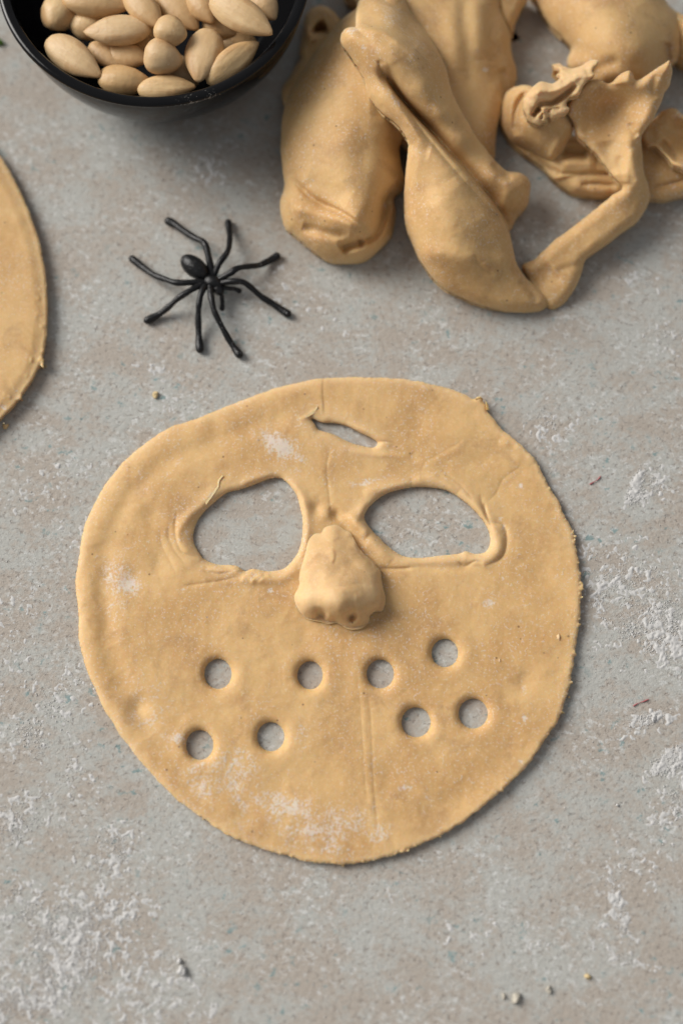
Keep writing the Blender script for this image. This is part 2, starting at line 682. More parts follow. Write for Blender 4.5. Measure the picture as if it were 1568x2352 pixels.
def almond_material():
    m, nt, b = new_mat("almond_skin")
    n = N(nt)
    oi = n.node("ShaderNodeObjectInfo").outputs["Random"]
    st = n.coords((34, 260, 260))
    co = n.coords()
    c = n.mix(n.ramp(n.noise(st, 1.0, 4, 0.6), 0.3, 0.7), (0.73, 0.51, 0.255), (0.55, 0.34, 0.145))
    c = n.mix(n.math('MULTIPLY', oi, 0.6), c, (0.68, 0.50, 0.31))
    c = n.mix(n.ramp(n.math('FRACT', n.math('MULTIPLY', oi, 7.31)), 0.5, 1.0, 0, 0.6), c, (0.52, 0.315, 0.14))
    c = n.mix(n.ramp(n.noise(co, 130, 4), 0.50, 0.70, 0, 0.6), c, (0.47, 0.26, 0.11))
    du = n.ramp(n.noise(co, 1300, 3, 0.6), 0.66, 0.74, 0, 0.5)
    c = n.mix(du, c, (0.75, 0.7, 0.62))
    nt.links.new(c, b.inputs["Base Color"])
    b.inputs["Roughness"].default_value = 0.48
    b.inputs["Specular IOR Level"].default_value = 0.35
    b.inputs["Subsurface Weight"].default_value = 0.15
    b.inputs["Subsurface Radius"].default_value = (1, .6, .3)
    b.inputs["Subsurface Scale"].default_value = 0.0015
    nt.links.new(n.bump(n.noise(co, 240, 4, 0.6), 0.35, 0.0010, n.bump(n.noise(st, 0.7, 4, 0.6), 0.4, 0.0010)), b.inputs["Normal"])
    return m


M_ALMOND = almond_material()

# ------------------------------------------------------------------ table and flour


def blobs(U, V, lst):
    f = np.zeros(U.shape)
    for x, y, rx, ry, rot, a in lst:
        c, s = math.cos(math.radians(rot)), math.sin(math.radians(rot))
        dx, dy = U - x, V - y
        p, q = (c * dx + s * dy) / rx, (-s * dx + c * dy) / ry
        f = np.maximum(f, a * np.exp(-(p * p + q * q)))
    return f


TABLE_FLOUR = [
    # x, y, rx, ry, rot, amount   (photo points)
    (170, 2180, 190, 120, -40, 1.1), (270, 1985, 40, 34, 40, 1.2), (30, 1900, 60, 60, 0, .9), (90, 1700, 80, 60, 0, .7), (60, 2290, 150, 70, -20, 1.0), (250, 1960, 90, 70, 40, .85), (70, 1870, 150, 70, -20, .75),
    (130, 1640, 70, 110, 25, .6), (60, 2080, 130, 80, 0, .6), (350, 2260, 120, 120, 0, .55), (160, 1760, 60, 120, 0, .5),
    (1462, 1110, 14, 56, 25, 2.0), (1505, 1105, 22, 46, 15, 1.4), (1470, 1140, 50, 14, -20, 1.3), (1440, 1340, 130, 90, 20, .75), (1500, 1440, 110, 80, 10, 1.05), (1390, 1380, 60, 80, 0, .6),
    (1500, 1650, 66, 16, -15, 2.0), (1545, 1745, 56, 24, -30, 2.0), (1560, 1850, 50, 60, 0, .8), (1510, 1900, 60, 60, 0, .5),
    (1420, 2090, 24, 90, -15, 1.05), (1440, 2205, 60, 18, 15, 1.0), (1380, 2150, 40, 60, 0, .4), (1460, 1990, 70, 60, 0, .5),
    (1540, 770, 60, 40, 0, .8), (1480, 640, 40, 26, 0, .6), (1260, 970, 50, 40, 30, .75), (1330, 950, 40, 30, 0, .6),
    (480, 380, 34, 34, 0, .75), (530, 330, 24, 20, 0, .6), (395, 930, 60, 20, 10, .45), (350, 850, 60, 20, 10, .4),
    (680, 690, 60, 34, 0, .45), (640, 640, 30, 30, 0, .4), (770, 740, 40, 24, 0, .4), (1250, 1000, 30, 30, 0, .6),
    (100, 1120, 120, 60, -20, .35), (150, 1200, 60, 120, 0, .3), (30, 1450, 60, 160, 0, .35),
    (420, 2224, 14, 22, 30, .9), (1130, 2150, 200, 60, 0, .25),
]


def table_flour(U, V):
    f = blobs(U, V, TABLE_FLOUR)
    n = 0.5 + 0.5 * fbm(U, V, 70, 51, 4)
    n2 = 0.5 + 0.5 * fbm(U, V, 260, 61, 3)
    return np.clip(f * (0.25 + 1.35 * n), 0, 1.4) + 0.16 * n2


def build_table():
    us, vs = np.arange(-1500, 3100, 9.0), np.arange(-1500, 3900, 9.0)
    U, V = np.meshgrid(us, vs)
    W = P(U, V, 0.0)
    ny, nx = U.shape
    idx = np.arange(ny * nx).reshape(ny, nx)
    q = np.stack([idx[:-1, :-1], idx[1:, :-1], idx[1:, 1:], idx[:-1, 1:]], -1).reshape(-1, 4)
    o = mesh_obj("table_top", W.reshape(-1, 3), q, M_TABLE, None, True, {"flour": table_flour(U, V).ravel()})
    tag(o, kind="structure")


build_table()


def clumps(n, where, smin, smax, zfun, seed, bound):
    """many small crumbly grains as one mesh"""
    rg = np.random.default_rng(seed)
    got = []
    tot = 0
    while tot < n:
        u = rg.uniform(bound[0], bound[1], 60000)
        v = rg.uniform(bound[2], bound[3], 60000)
        k = rg.random(60000) < where(u, v)
        got.append(np.stack([u[k], v[k]], 1))
        tot += k.sum()
        if len(got) > 400: break
    g = np.concatenate(got)[:n]
    n = len(g)
    t = (1 + 5 ** .5) / 2
    ico = np.array([(-1, t, 0), (1, t, 0), (-1, -t, 0), (1, -t, 0), (0, -1, t), (0, 1, t), (0, -1, -t), (0, 1, -t),
                    (t, 0, -1), (t, 0, 1), (-t, 0, -1), (-t, 0, 1)]) / 1.9
    fc = np.array([(0, 11, 5), (0, 5, 1), (0, 1, 7), (0, 7, 10), (0, 10, 11), (1, 5, 9), (5, 11, 4), (11, 10, 2), (10, 7, 6),
                   (7, 1, 8), (3, 9, 4), (3, 4, 2), (3, 2, 6), (3, 6, 8), (3, 8, 9), (4, 9, 5), (2, 4, 11), (6, 2, 10), (8, 6, 7), (9, 8, 1)])
    s = smin + (smax - smin) * rg.random(n) ** 3.0
    jit = 1 + 0.35 * rg.normal(size=(n, 12, 1)).clip(-1.5, 1.5)
    an = rg.random(n) * 6.28
    ca, sa = np.cos(an), np.sin(an)
    v = ico[None] * jit * s[:, None, None] * np.array([1.0, 0.8, 0.62])
    x = v[..., 0] * ca[:, None] - v[..., 1] * sa[:, None]
    y = v[..., 0] * sa[:, None] + v[..., 1] * ca[:, None]
    z0 = zfun(g[:, 0], g[:, 1])
    c = P(g[:, 0], g[:, 1], z0)
    W = np.stack([x, y, v[..., 2] + 0.25 * s[:, None]], -1) + c[:, None, :]
    F = fc[None] + 12 * np.arange(n)[:, None, None]
    return W.reshape(-1, 3), F.reshape(-1, 3)


def where_table(u, v):
    f = table_flour(u, v)
    n = 0.5 + 0.5 * fbm(u, v, 22, 77, 3)
    return np.clip((f - 0.30), 0, 1) ** 1.5 * np.clip(n * 2.2 - 0.7, 0, 1) * 0.9 + 0.0008


def flour_film():
    us, vs = np.arange(-30, 1610, 1.9), np.arange(-30, 2390, 1.9)
    U, V = np.meshgrid(us, vs)
    z = np.full(U.shape, -0.02)
    c = np.repeat(np.repeat(table_flour(U[::8, ::8], V[::8, ::8]), 8, 0), 8, 1)[:U.shape[0], :U.shape[1]]
    m = c > 0.22
    u, v = U[m], V[m]
    A = table_flour(u, v)
    z[m] = np.clip(0.045 * (A * 0.62 + 1.05 * fbm(u, v, 13, 801, 2) + 0.5 * fbm(u, v, 6, 811, 1) + .35 * fbm(u, v, 60, 821, 2) - 0.72), -0.02, 0.05)
    ok = z > -0.004
    cell = ok[:-1, :-1] | ok[1:, :-1] | ok[:-1, 1:] | ok[1:, 1:]
    idx = np.arange(U.size).reshape(U.shape)
    i, j = np.nonzero(cell)
    q = np.stack([idx[i, j], idx[i + 1, j], idx[i + 1, j + 1], idx[i, j + 1]], 1)
    us_ = np.unique(q)
    W = P(U.ravel()[us_], V.ravel()[us_], z.ravel()[us_])
    rm = np.full(U.size, -1)
    rm[us_] = np.arange(len(us_))
    q = rm[q]
    print("flour film faces", len(q))
    return W, np.concatenate([q[:, [0, 1, 2]], q[:, [0, 2, 3]]])


fv_, ff_ = flour_film()
v_, f_ = clumps(16000, where_table, 0.006, 0.034, lambda u, v: np.zeros_like(u), 5, (-60, 1640, -60, 2420))
v_, f_ = np.concatenate([v_, fv_]), np.concatenate([f_, ff_ + len(v_)])
tag(mesh_obj("table_flour", v_, f_, M_FLOUR, None, True),
    "loose white flour grains and clumps strewn over the grey stone table", "flour", kind="stuff")

# ------------------------------------------------------------------ rolled dough mask
MASK = [(740, 870), (800, 865), (870, 866), (940, 872), (1010, 887), (1065, 905), (1085, 916), (1098, 911), (1106, 914), (1108, 922),
        (1117, 934), (1118, 945), (1130, 957), (1150, 985), (1190, 1015), (1215, 1040), (1232, 1060), (1243, 1080), (1255, 1105),
        (1270, 1135), (1284, 1155), (1297, 1190), (1312, 1218), (1322, 1265), (1330, 1310), (1334, 1355), (1330, 1410),
        (1325, 1460), (1318, 1510), (1310, 1560), (1300, 1600), (1288, 1640), (1275, 1665), (1250, 1700), (1225, 1740),
        (1195, 1775), (1155, 1812), (1110, 1850), (1060, 1890), (1000, 1925), (945, 1947), (890, 1967), (840, 1980), (785, 1985),
        (720, 1980), (660, 1965), (600, 1948), (530, 1920), (460, 1875), (395, 1825), (340, 1770), (290, 1705), (245, 1640),
        (215, 1575), (195, 1520), (182, 1470), (180, 1400), (174, 1345), (180, 1290), (187, 1245), (195, 1205), (215, 1160),
        (240, 1115), (275, 1070), (325, 1025), (385, 985), (440, 965), (500, 942), (560, 918), (640, 890), (700, 875)]
EYE_L = spline(Z1([(800, 1040), (830, 950), (900, 870), (1000, 790), (1080, 770), (1180, 735), (1260, 705), (1330, 705), (1390, 760),
                   (1420, 810), (1440, 880), (1455, 960), (1450, 1060), (1430, 1140), (1390, 1200), (1340, 1245), (1250, 1260),
                   (1160, 1245), (1110, 1258), (1050, 1225), (950, 1220), (870, 1190), (830, 1140), (805, 1090)]), True, 5)
EYE_R = spline(Z2([(140, 920), (180, 860), (260, 800), (350, 770), (450, 755), (560, 760), (640, 780), (720, 830), (790, 890),
                   (850, 960), (885, 1030), (888, 1100), (860, 1145), (800, 1155), (745, 1140), (700, 1155), (600, 1165),
                   (500, 1178), (420, 1178), (350, 1160), (280, 1110), (230, 1060), (180, 1010), (145, 960)]), True, 5)
SLIT = spline(Z5([(560, 212), (600, 228), (640, 228), (690, 240), (740, 265), (790, 290), (805, 305), (790, 320), (740, 312),
                  (690, 295), (640, 270), (590, 255), (575, 235)]), True, 5)
HOLES = [(501, 1548, 31, 34), (712, 1551, 29, 32), (873, 1548, 31, 33), (1021, 1500, 30, 32), (955, 1659, 33, 34),
         (1086, 1639, 33, 34), (459, 1711, 31, 34), (622, 1692, 31, 33)]


def ring(x, y, a, b, n=40):
    t = np.linspace(0, 2 * np.pi, n, endpoint=False)
    return np.stack([x + a * np.cos(t), y + b * np.sin(t)], 1)


PUNCH = [ring(*h) for h in HOLES]
T_MASK = 0.34

MASK_STROKES = [
    ('c', Z4([(190, 330), (215, 560), (245, 1000), (265, 1200)]), 3.0, -.014),
    ('c', Z4([(250, 480), (275, 640), (290, 1000), (325, 1360)]), 3.0, -.018),
    ('g', Z4([(225, 400), (245, 700), (275, 1100), (295, 1300)]), 9, .012),
    ('s', Z5([(610, 60), (607, 120), (612, 200)]), 14, .05), ('c', Z5([(606, 60), (604, 120), (610, 200)]), 3, -.05),
    ('c', Z5([(630, 320), (618, 400), (630, 530), (640, 600)]), 4, -.03),
    ('g', Z5([(690, 232), (760, 255), (830, 285), (900, 320), (930, 350)]), 9, .06),
    ('g', Z5([(800, 322), (860, 330), (920, 350), (960, 370)]), 9, -.04),
    ('c', Z5([(800, 300), (850, 300), (910, 322)]), 4, -.05),
    ('g', Z5([(700, 330), (780, 345), (860, 348), (930, 360)]), 7, .05),
    ('c', Z2([(470, 690), (500, 610), (560, 570), (640, 525), (750, 460)]), 3.5, -.018),
    ('g', Z2([(520, 640), (580, 585), (660, 540), (760, 480)]), 12, .02),
    ('g', Z2([(940, 480), (1040, 490), (1120, 540), (1160, 610)]), 14, .06),
    ('g', Z2([(940, 455), (1000, 470), (1050, 520)]), 9, -.03),
    ('c', Z2([(1090, 610), (1060, 640), (1010, 675), (960, 720), (930, 790), (870, 850)]), 3.0, -.02),
    ('g', Z2([(1100, 640), (1040, 700), (980, 780)]), 14, -.02),
    ('g', Z2([(720, 640), (830, 590), (960, 560), (1060, 570)]), 22, -.03),
    ('c', Z2([(230, 1235), (320, 1245), (420, 1240)]), 4, -.07),
    ('g', Z2([(400, 1225), (540, 1238), (700, 1235), (850, 1225)]), 10, -.07),
    ('c', Z2([(700, 1200), (740, 1230), (800, 1200), (850, 1210)]), 3.5, -.06),
    # rolled rim of the right eye
    ('g', Z2([(700, 790), (790, 850), (860, 930), (915, 1010), (945, 1080), (930, 1150), (860, 1195), (760, 1190)]), 13, .09),
    ('c', Z2([(830, 800), (860, 900), (900, 960), (975, 990), (990, 1090), (960, 1180), (860, 1230)]), 5, -.09),
    ('c', Z2([(855, 850), (870, 930), (905, 1000)]), 3, -.07),
    ('g', Z2([(130, 790), (230, 770), (330, 745), (420, 730)]), 12, .06),
    ('g', Z2([(140, 830), (120, 900), (90, 960), (140, 1010), (210, 1110), (300, 1200)]), 14, .10),
    ('g', Z2([(420, 720), (520, 700), (620, 730), (700, 780)]), 12, .05),
    ('c', Z2([(600, 650), (660, 700), (720, 750), (790, 830)]), 4, -.04),
    ('c', Z2([(560, 680), (640, 720), (700, 760)]), 3, -.035),
    # left eye: stretched wrinkles on its outer side
    ('g', Z1([(960, 760), (860, 860), (770, 930), (715, 1010), (715, 1090), (790, 1150), (850, 1190)]), 11, .065),
    ('c', Z1([(700, 900), (690, 1000), (700, 1080), (740, 1150), (830, 1180)]), 4, -.06),
    ('c', Z1([(660, 960), (650, 1050), (690, 1140), (750, 1210)]), 4, -.03),
    ('c', Z1([(600, 1000), (610, 1100), (660, 1200), (700, 1280)]), 5, -.025),
    ('c', Z1([(850, 1185), (950, 1225), (1040, 1250)]), 4, -.05),
    ('c', Z1([(720, 1352), (840, 1335), (960, 1318), (1080, 1290)]), 3.5, -.05),
    ('c', Z1([(860, 1260), (960, 1275), (1070, 1245)]), 4, -.05),
    ('g', Z1([(880, 1240), (980, 1255), (1090, 1250)]), 7, .06),
    ('s', Z1([(1080, 1330), (1100, 1290), (1150, 1262)]), 10, .07), ('s', Z1([(1140, 1335), (1165, 1300), (1215, 1270)]), 10, .08),
    ('s', Z1([(1190, 1330), (1215, 1300), (1260, 1275)]), 9, .07),
    ('g', Z1([(1090, 1300), (1200, 1310), (1330, 1300), (1430, 1240)]), 12, .08),
    ('g', Z1([(1330, 720), (1410, 760), (1460, 840), (1480, 960), (1475, 1080), (1430, 1190)]), 12, .09),
    ('g', Z1([(1080, 740), (1180, 700), (1280, 680)]), 10, .05),
    # pinches above the nose
    ('d', Z5([(578, 545)]), 13, -.11), ('d', Z5([(650, 575)]), 11, -.10), ('g', Z5([(630, 540), (670, 590), (720, 640), (760, 690)]), 10, -.10),
    ('d', Z5([(612, 570)]), 14, .06), ('g', Z5([(700, 560), (720, 600), (770, 650)]), 14, .10),
    # dip below nose and long seam marks
    ('g', Z5([(470, 940), (560, 985), (680, 1010), (790, 990), (850, 930)]), 26, -.07),
    ('c', Z5([(800, 770), (850, 772), (960, 765)]), 3, -.05),
    ('g', [(215, 1250), (232, 1330), (240, 1420), (262, 1480)], 26, -.07),
    ('g', [(255, 1560), (300, 1620), (345, 1690)], 30, -.05),
    ('d', [(326, 1620)], 20, -.09), ('d', [(1205, 1560)], 26, -.08), ('d', [(1190, 1360), (455, 1610)], 30, -.03), ('d', [(1140, 1755), (1045, 1840), (900, 1790), (640, 1800), (1150, 1130)], 34, -.055),
    ('d', [(960, 965)], 34, -.09), ('d', [(345, 1180), (365, 1290), (300, 1330), (490, 985), (230, 1255)], 26, -.07),
    ('g', [(1120, 1770), (1040, 1830), (960, 1865)], 30, -.04), ('d', [(1245, 1320), (1225, 1235), (700, 1480), (560, 1240)], 24, -.055),
    ('g', Z3([(160, 180), (190, 420), (290, 640), (420, 830)]), 26, .05),
    ('d', Z3([(455, 630)]), 18, -.07),
    ('g', Z3([(860, 1180), (1000, 1260), (1150, 1350), (1400, 1440)]), 16, .05),
    # thin torn skin at the slit
    ('s', Z5([(510, 215), (550, 196), (580, 172)]), 9, .08),
]


def mask_z(U, V, S, So, H):
    z = T_MASK + 0.055 * fbm(U, V, 210, 101, 3) + 0.036 * fbm(U, V, 75, 111, 3) + 0.006 * fbm(U, V, 14, 121, 3)
    z = z + strokes(U, V, MASK_STROKES)
    # outer edge: thin and rolled on the left, clean cut on the right
    ang = np.arctan2(V - 1425, U - 755)
    left = smoothstep(0.1, 0.9, -np.cos(ang) * 0.85 - np.sin(ang) * 0.35)
    do = -So
    z = z - edge_round(do, 9 + 44 * left, 0.10 + 0.13 * left) - 0.075 * left * np.exp(-((do - 64) / 24) ** 2)
    z = z + 0.04 * (1 - left) * np.exp(-((do - 12) / 14) ** 2) * (0.5 + fbm(U, V, 120, 131, 2))
    # punched holes: soft pressed lip
    dh = np.full(U.shape, 1e9)
    for x, y, a, b in HOLES:
        dh = np.minimum(dh, (np.hypot((U - x) / a, (V - y) / b) - 1) * 0.5 * (a + b))
    dh = np.maximum(dh, 0)
    z = z + 0.016 * np.exp(-((dh - 28) / 12) ** 2)
    z = z - edge_round(dh, 19, 0.27)
    # eyes and slit: rounded torn lip
    de = np.where(dh > 40, H, 1e9)
    lw = np.where((U < 760) & (U > 380) & (V > 1080), smoothstep(540, 440, U), 0) * smoothstep(1090, 1180, V)
    z = z + 0.015 * np.exp(-((de - 22) / 13) ** 2) - edge_round(de, 15 + 22 * lw, 0.20 + 0.05 * lw)
    return np.maximum(z, 0.03)


def jag_mask(U, V):
    ang = np.arctan2(V - 1425, U - 755)
    w = smoothstep(-0.2, 0.6, np.cos(ang) * 0.7 + np.sin(ang) * 0.8)
    far = 1 - smoothstep(0.80, 0.92, np.hypot((U - 755) / 580, (V - 1425) / 560))
    f = fbm(U, V, 16, 141, 3)
    sp = np.maximum(fbm(U, V, 11, 151, 2) - 0.35, 0) * 22
    return (f * 1.6 - sp * w + fbm(U, V, 60, 161, 2) * 2.0 + f * w * 1.5) * (1 - far)


MASK_FLOUR = [(720, 1880, 250, 70, 6, .38), (275, 1330, 62, 95, 0, .75), (520, 1780, 120, 60, -15, .55), (650, 1030, 90, 45, 35, .8), (330, 1620, 70, 90, 0, .4),
              (640, 1020, 55, 30, 35, 1.2), (690, 1050, 40, 18, 40, .8), (590, 1015, 20, 16, 0, .6),
              (250, 1310, 28, 80, 0, .55), (295, 1345, 42, 34, 0, 1.0), (260, 1380, 40, 60, 0, .5), (850, 1105, 60, 12, -12, .85),
              (760, 1120, 20, 40, 0, .35), (530, 1780, 60, 40, -20, .75), (480, 1800, 60, 50, 0, .5), (660, 1850, 110, 30, 8, .75),
              (800, 1890, 90, 45, -10, .66), (870, 1910, 50, 40, 0, .6), (720, 1915, 110, 30, 5, .75), (560, 1850, 50, 30, 20, .5),
              (400, 1690, 40, 22, 20, .55), (350, 1600, 60, 60, 0, .4), (285, 1740, 60, 60, 0, .3), (380, 1450, 30, 50, 0, .4),
              (430, 1530, 60, 60, 0, .3), (930, 1810, 22, 16, 0, .7), (1120, 1380, 26, 14, -50, .8), (1125, 1385, 16, 16, 0, .9),
              (1200, 1580, 9, 20, -20, .9), (1204, 1650, 9, 12, 0, 1.0), (1195, 1750, 8, 8, 0, 1.1), (1210, 1765, 12, 8, 0, .9),
              (620, 1357, 9, 9, 0, .9), (1148, 1190, 9, 8, 0, 1.0), (1155, 1210, 6, 12, 0, .9), (1100, 1290, 40, 10, 0, .5),
              (1310, 1330, 20, 30, 0, .55), (1270, 1235, 40, 16, 20, .45), (690, 1690, 30, 60, 0, .35), (760, 1500, 120, 40, 0, .28),
              (970, 1330, 30, 20, 0, .35), (300, 1250, 60, 60, 0, .35), (480, 1140, 10, 30, 40, .5), (1195, 1115, 8, 8, 0, 1.0),
              (420, 1355, 8, 7, 0, .9), (460, 1350, 5, 5, 0, .8), (740, 1950, 130, 18, 3, .5)]


def mask_flour(U, V):
    f = blobs(U, V, MASK_FLOUR)
    n = 0.5 + 0.5 * fbm(U, V, 34, 171, 3)
    lowleft = smoothstep(1350, 1800, V) * smoothstep(1150, 500, U) * 0.16
    return np.clip(f * (0.62 + 0.66 * n) + lowleft * n * 2.4 + 0.10, 0, 1.2)


face = empty("dough_mask", P(755, 1425, 0.0),
             "flat round dough mask with two eye holes, moulded nose and eight small round holes", "dough")
relief("rolled_sheet", MASK, M_DOUGH, face, mask_z, 2.2, [EYE_L, EYE_R, SLIT] + PUNCH, jag_mask, (0.05, 0.12), 0.0, mask_flour, fresh=(13, 0.6))

NOSE = ZN([(520, 350), (560, 290), (640, 245), (720, 245), (800, 300), (880, 340), (930, 400), (980, 500), (1050, 590), (1150, 680),
           (1240, 770), (1300, 840), (1310, 960), (1340, 1080), (1360, 1180), (1350, 1290), (1310, 1370), (1230, 1380), (1160, 1430),
           (1150, 1510), (1080, 1580), (960, 1615), (860, 1600), (720, 1530), (600, 1540), (500, 1510), (330, 1470), (240, 1380),
           (180, 1250), (180, 1150), (230, 1030), (230, 930), (260, 780), (300, 650), (350, 450), (420, 370)])
NOSE_Z = [(*ZN([(a, b)])[0], z) for a, b, z in [
    (640, 280, .50), (480, 400, .58), (860, 420, .60), (700, 560, 1.05), (420, 620, .95), (960, 620, .98), (720, 850, 1.32),
    (360, 900, 1.15), (1180, 900, 1.12), (760, 1130, 1.75), (320, 1180, 1.2), (1230, 1150, 1.1), (540, 1220, 1.55), (1040, 1200, 1.5),
    (760, 1350, 1.55), (330, 1380, .9), (1250, 1320, .95), (560, 1480, .75), (980, 1540, .7), (760, 1480, .95)]]
NOSE_ST = [
    ('d', ZN([(720, 1250)]), 32, .16), ('d', ZN([(330, 1260)]), 26, .12), ('d', ZN([(1180, 1240)]), 27, .14),
    ('d', ZN([(490, 1405), (540, 1425)]), 9, -.34), ('d', ZN([(930, 1430), (905, 1460)]), 9, -.32),
    ('g', ZN([(400, 1480), (520, 1490), (640, 1500), (760, 1520)]), 9, -.16),
    ('c', ZN([(480, 1045), (700, 1035), (900, 1025), (1060, 1010), (1200, 1050)]), 4, -.03),
    ('g', ZN([(480, 1085), (700, 1085), (900, 1075), (1060, 1050)]), 12, .04),
    ('c', ZN([(240, 1200), (310, 1150), (400, 1110)]), 3, -.03),
    ('s', ZN([(980, 1370), (965, 1240), (960, 1130)]), 16, .025),
    ('s', ZN([(640, 540), (690, 600), (690, 690), (660, 760)]), 20, .07),
    ('s', ZN([(920, 420), (800, 400), (690, 440), (640, 480)]), 18, .05),
    ('c', ZN([(980, 480), (1050, 620), (1150, 720), (1200, 800)]), 5, -.08),
    ('d', ZN([(470, 890)]), 16, -.08), ('d', ZN([(900, 760)]), 22, -.08), ('d', ZN([(1000, 1000)]), 16, -.06),
    ('c', ZN([(1230, 1200), (1280, 1260), (1270, 1340)]), 5, -.10),
]


def nose_z(U, V, S, So, H):
    z = tps(NOSE_Z, U, V) + 0.04 * fbm(U, V, 44, 201, 2) + 0.008 * fbm(U, V, 14, 211, 2)
    z = z - edge_round(-S, 28, 0.10 + 0.47 * smoothstep(1225, 1330, V)) + strokes(U, V, NOSE_ST)
    return np.maximum(z, 0.38)


relief("nose", NOSE, M_PALE_DOUGH, face, nose_z, 2.0, (), lambda U, V: fbm(U, V, 18, 221, 2) * 1.5, (0.08, 0.25), 0.2,
       lambda U, V: blobs(U, V, [(945, 1335, 6, 22, 0, .6), (830, 1330, 40, 30, 0, .22)]))

# torn skin flakes standing at the left eye and slit, and the oat flake
def flake(name, pts, z0, z1, parent, mat, label=None):
    q = np.array(pts, float)
    n = len(q) // 2
    a, b = q[:n], q[n:][::-1]
    vs = []
    for k in range(n):
        for (p, z) in ((a[k], z0), ((a[k] + b[k]) / 2, (z0 + z1) / 2 + .015), (b[k], z1)):
            vs.append(P(p[0], p[1], z))
    vs = np.array(vs)
    m = len(vs)
    lowv = vs - np.array([0, 0, 0.03])
    f = []
    for k in range(n - 1):
        for j in range(2):
            c = (k * 3 + j, (k + 1) * 3 + j, (k + 1) * 3 + j + 1, k * 3 + j + 1)
            f.append(c)
            f.append(tuple(m + x for x in c[::-1]))
    for k in range(n - 1):
        for j in (0, 2):
            f.append((k * 3 + j, k * 3 + j + m, (k + 1) * 3 + j + m, (k + 1) * 3 + j))
    o = mesh_obj(name, np.concatenate([vs, lowv]), np.array(f), mat, parent, True,
                 {"flour": np.full(2 * m, 0.35)})
    if label: o["label"] = label
    return o


flake("torn_skin", Z1([(975, 683), (948, 712), (946, 748), (915, 785), (872, 845), (876, 862), (922, 800), (952, 755), (957, 716), (980, 688)]),
      .375, .385, face, M_PALE_DOUGH, "pale torn flap of skin at the edge of the left eye hole")
flake("torn_skin", Z5([(510, 214), (530, 208), (552, 196), (582, 165), (584, 172), (566, 196), (545, 208), (512, 218)]), .365, .375, face, M_PALE_DOUGH)
flake("torn_skin", Z2([(800, 225), (830, 208), (862, 235), (870, 290), (886, 295), (880, 262), (850, 225), (815, 230)]), .42, .30, face, M_DOUGH)

# ------------------------------------------------------------------ second rolled round at the left edge
DISC_C = (-331, 655)
DISC_E = [(0, 358), (30, 408), (60, 468), (85, 535), (100, 600), (108, 660), (110, 720), (106, 780), (95, 830), (75, 872), (45, 916), (8, 957)]
disc_out = list(DISC_E)
a0, a1 = math.atan2(957 - 655, 8 + 331), math.atan2(358 - 655, 0 + 331) + 2 * math.pi
for k in range(1, 24):
    a = a0 + (a1 - a0) * k / 24
    r = 454 - 8 * k / 24
    disc_out.append((DISC_C[0] + r * math.cos(a), DISC_C[1] + r * math.sin(a)))


def disc_z(U, V, S, So, H):
    z = 0.50 + 0.03 * fbm(U, V, 160, 301, 3) + 0.015 * fbm(U, V, 40, 311, 3)
    d = -S
    z = z - 0.075 * (1 - smoothstep(6, 34, d)) - edge_round(d, 7, 0.08)
    return z


def jag_disc(U, V):
    w = smoothstep(560, 760, V) * (U > -40)
    sp = np.maximum(fbm(U, V, 15, 331, 2) - 0.30, 0) * 34
    return fbm(U, V, 20, 321, 3) * 1.6 - sp * w


disc = relief("dough_round", disc_out, M_DOUGH, None, disc_z, 3.0, (), jag_disc, (0.14, 0.3), 0.0, fresh=(20, 0.45), flour=
              lambda U, V: blobs(U, V, [(8, 935, 10, 8, 0, 1.1), (40, 900, 8, 8, 0, .8)]) + 0.03)
tag(disc, "thick rolled round of dough cut off by the left edge beside the spider", "dough")

# ------------------------------------------------------------------ heap of dough offcuts
def heights(conv, lst):
    return [(*conv([(a, b)])[0], z) for a, b, z in lst]


def lump(name, parent, conv, outline, ctrl, edge=(45, 0.8), st=(), nz=(0.05, 90), step=3.0, jag=1.6, under=(0.35, 0.5),
         floor=0.0, fl=(), flb=0.06, seed=400, zmin=0.05, extra=None, mat=None):
    out = conv(outline)
    c = heights(conv, ctrl)

    def zf(U, V, S, So, H):
        z = tps(c, U, V)
        z = z + nz[0] * fbm(U, V, nz[1], seed, 3) + 0.010 * fbm(U, V, 22, seed + 5, 3)
        z = z - edge_round(-S, edge[0], edge[1])
        z = z + strokes(U, V, st)
        if extra is not None:
            z = z + extra(U, V)
        return np.maximum(z, zmin)
    return relief(name, out, mat or M_DOUGH, parent, zf, step, (), lambda U, V: jag * fbm(U, V, 24, seed + 9, 3), under, floor,
                  lambda U, V: blobs(U, V, fl) * (0.5 + 0.9 * (0.5 + 0.5 * fbm(U, V, 26, seed + 13, 3))) + flb)


heap = empty("folded_dough", P(900, 380, 0.0),
             "large heap of folded dough with twisted ribbon and long strip ending in torn flap", "dough")

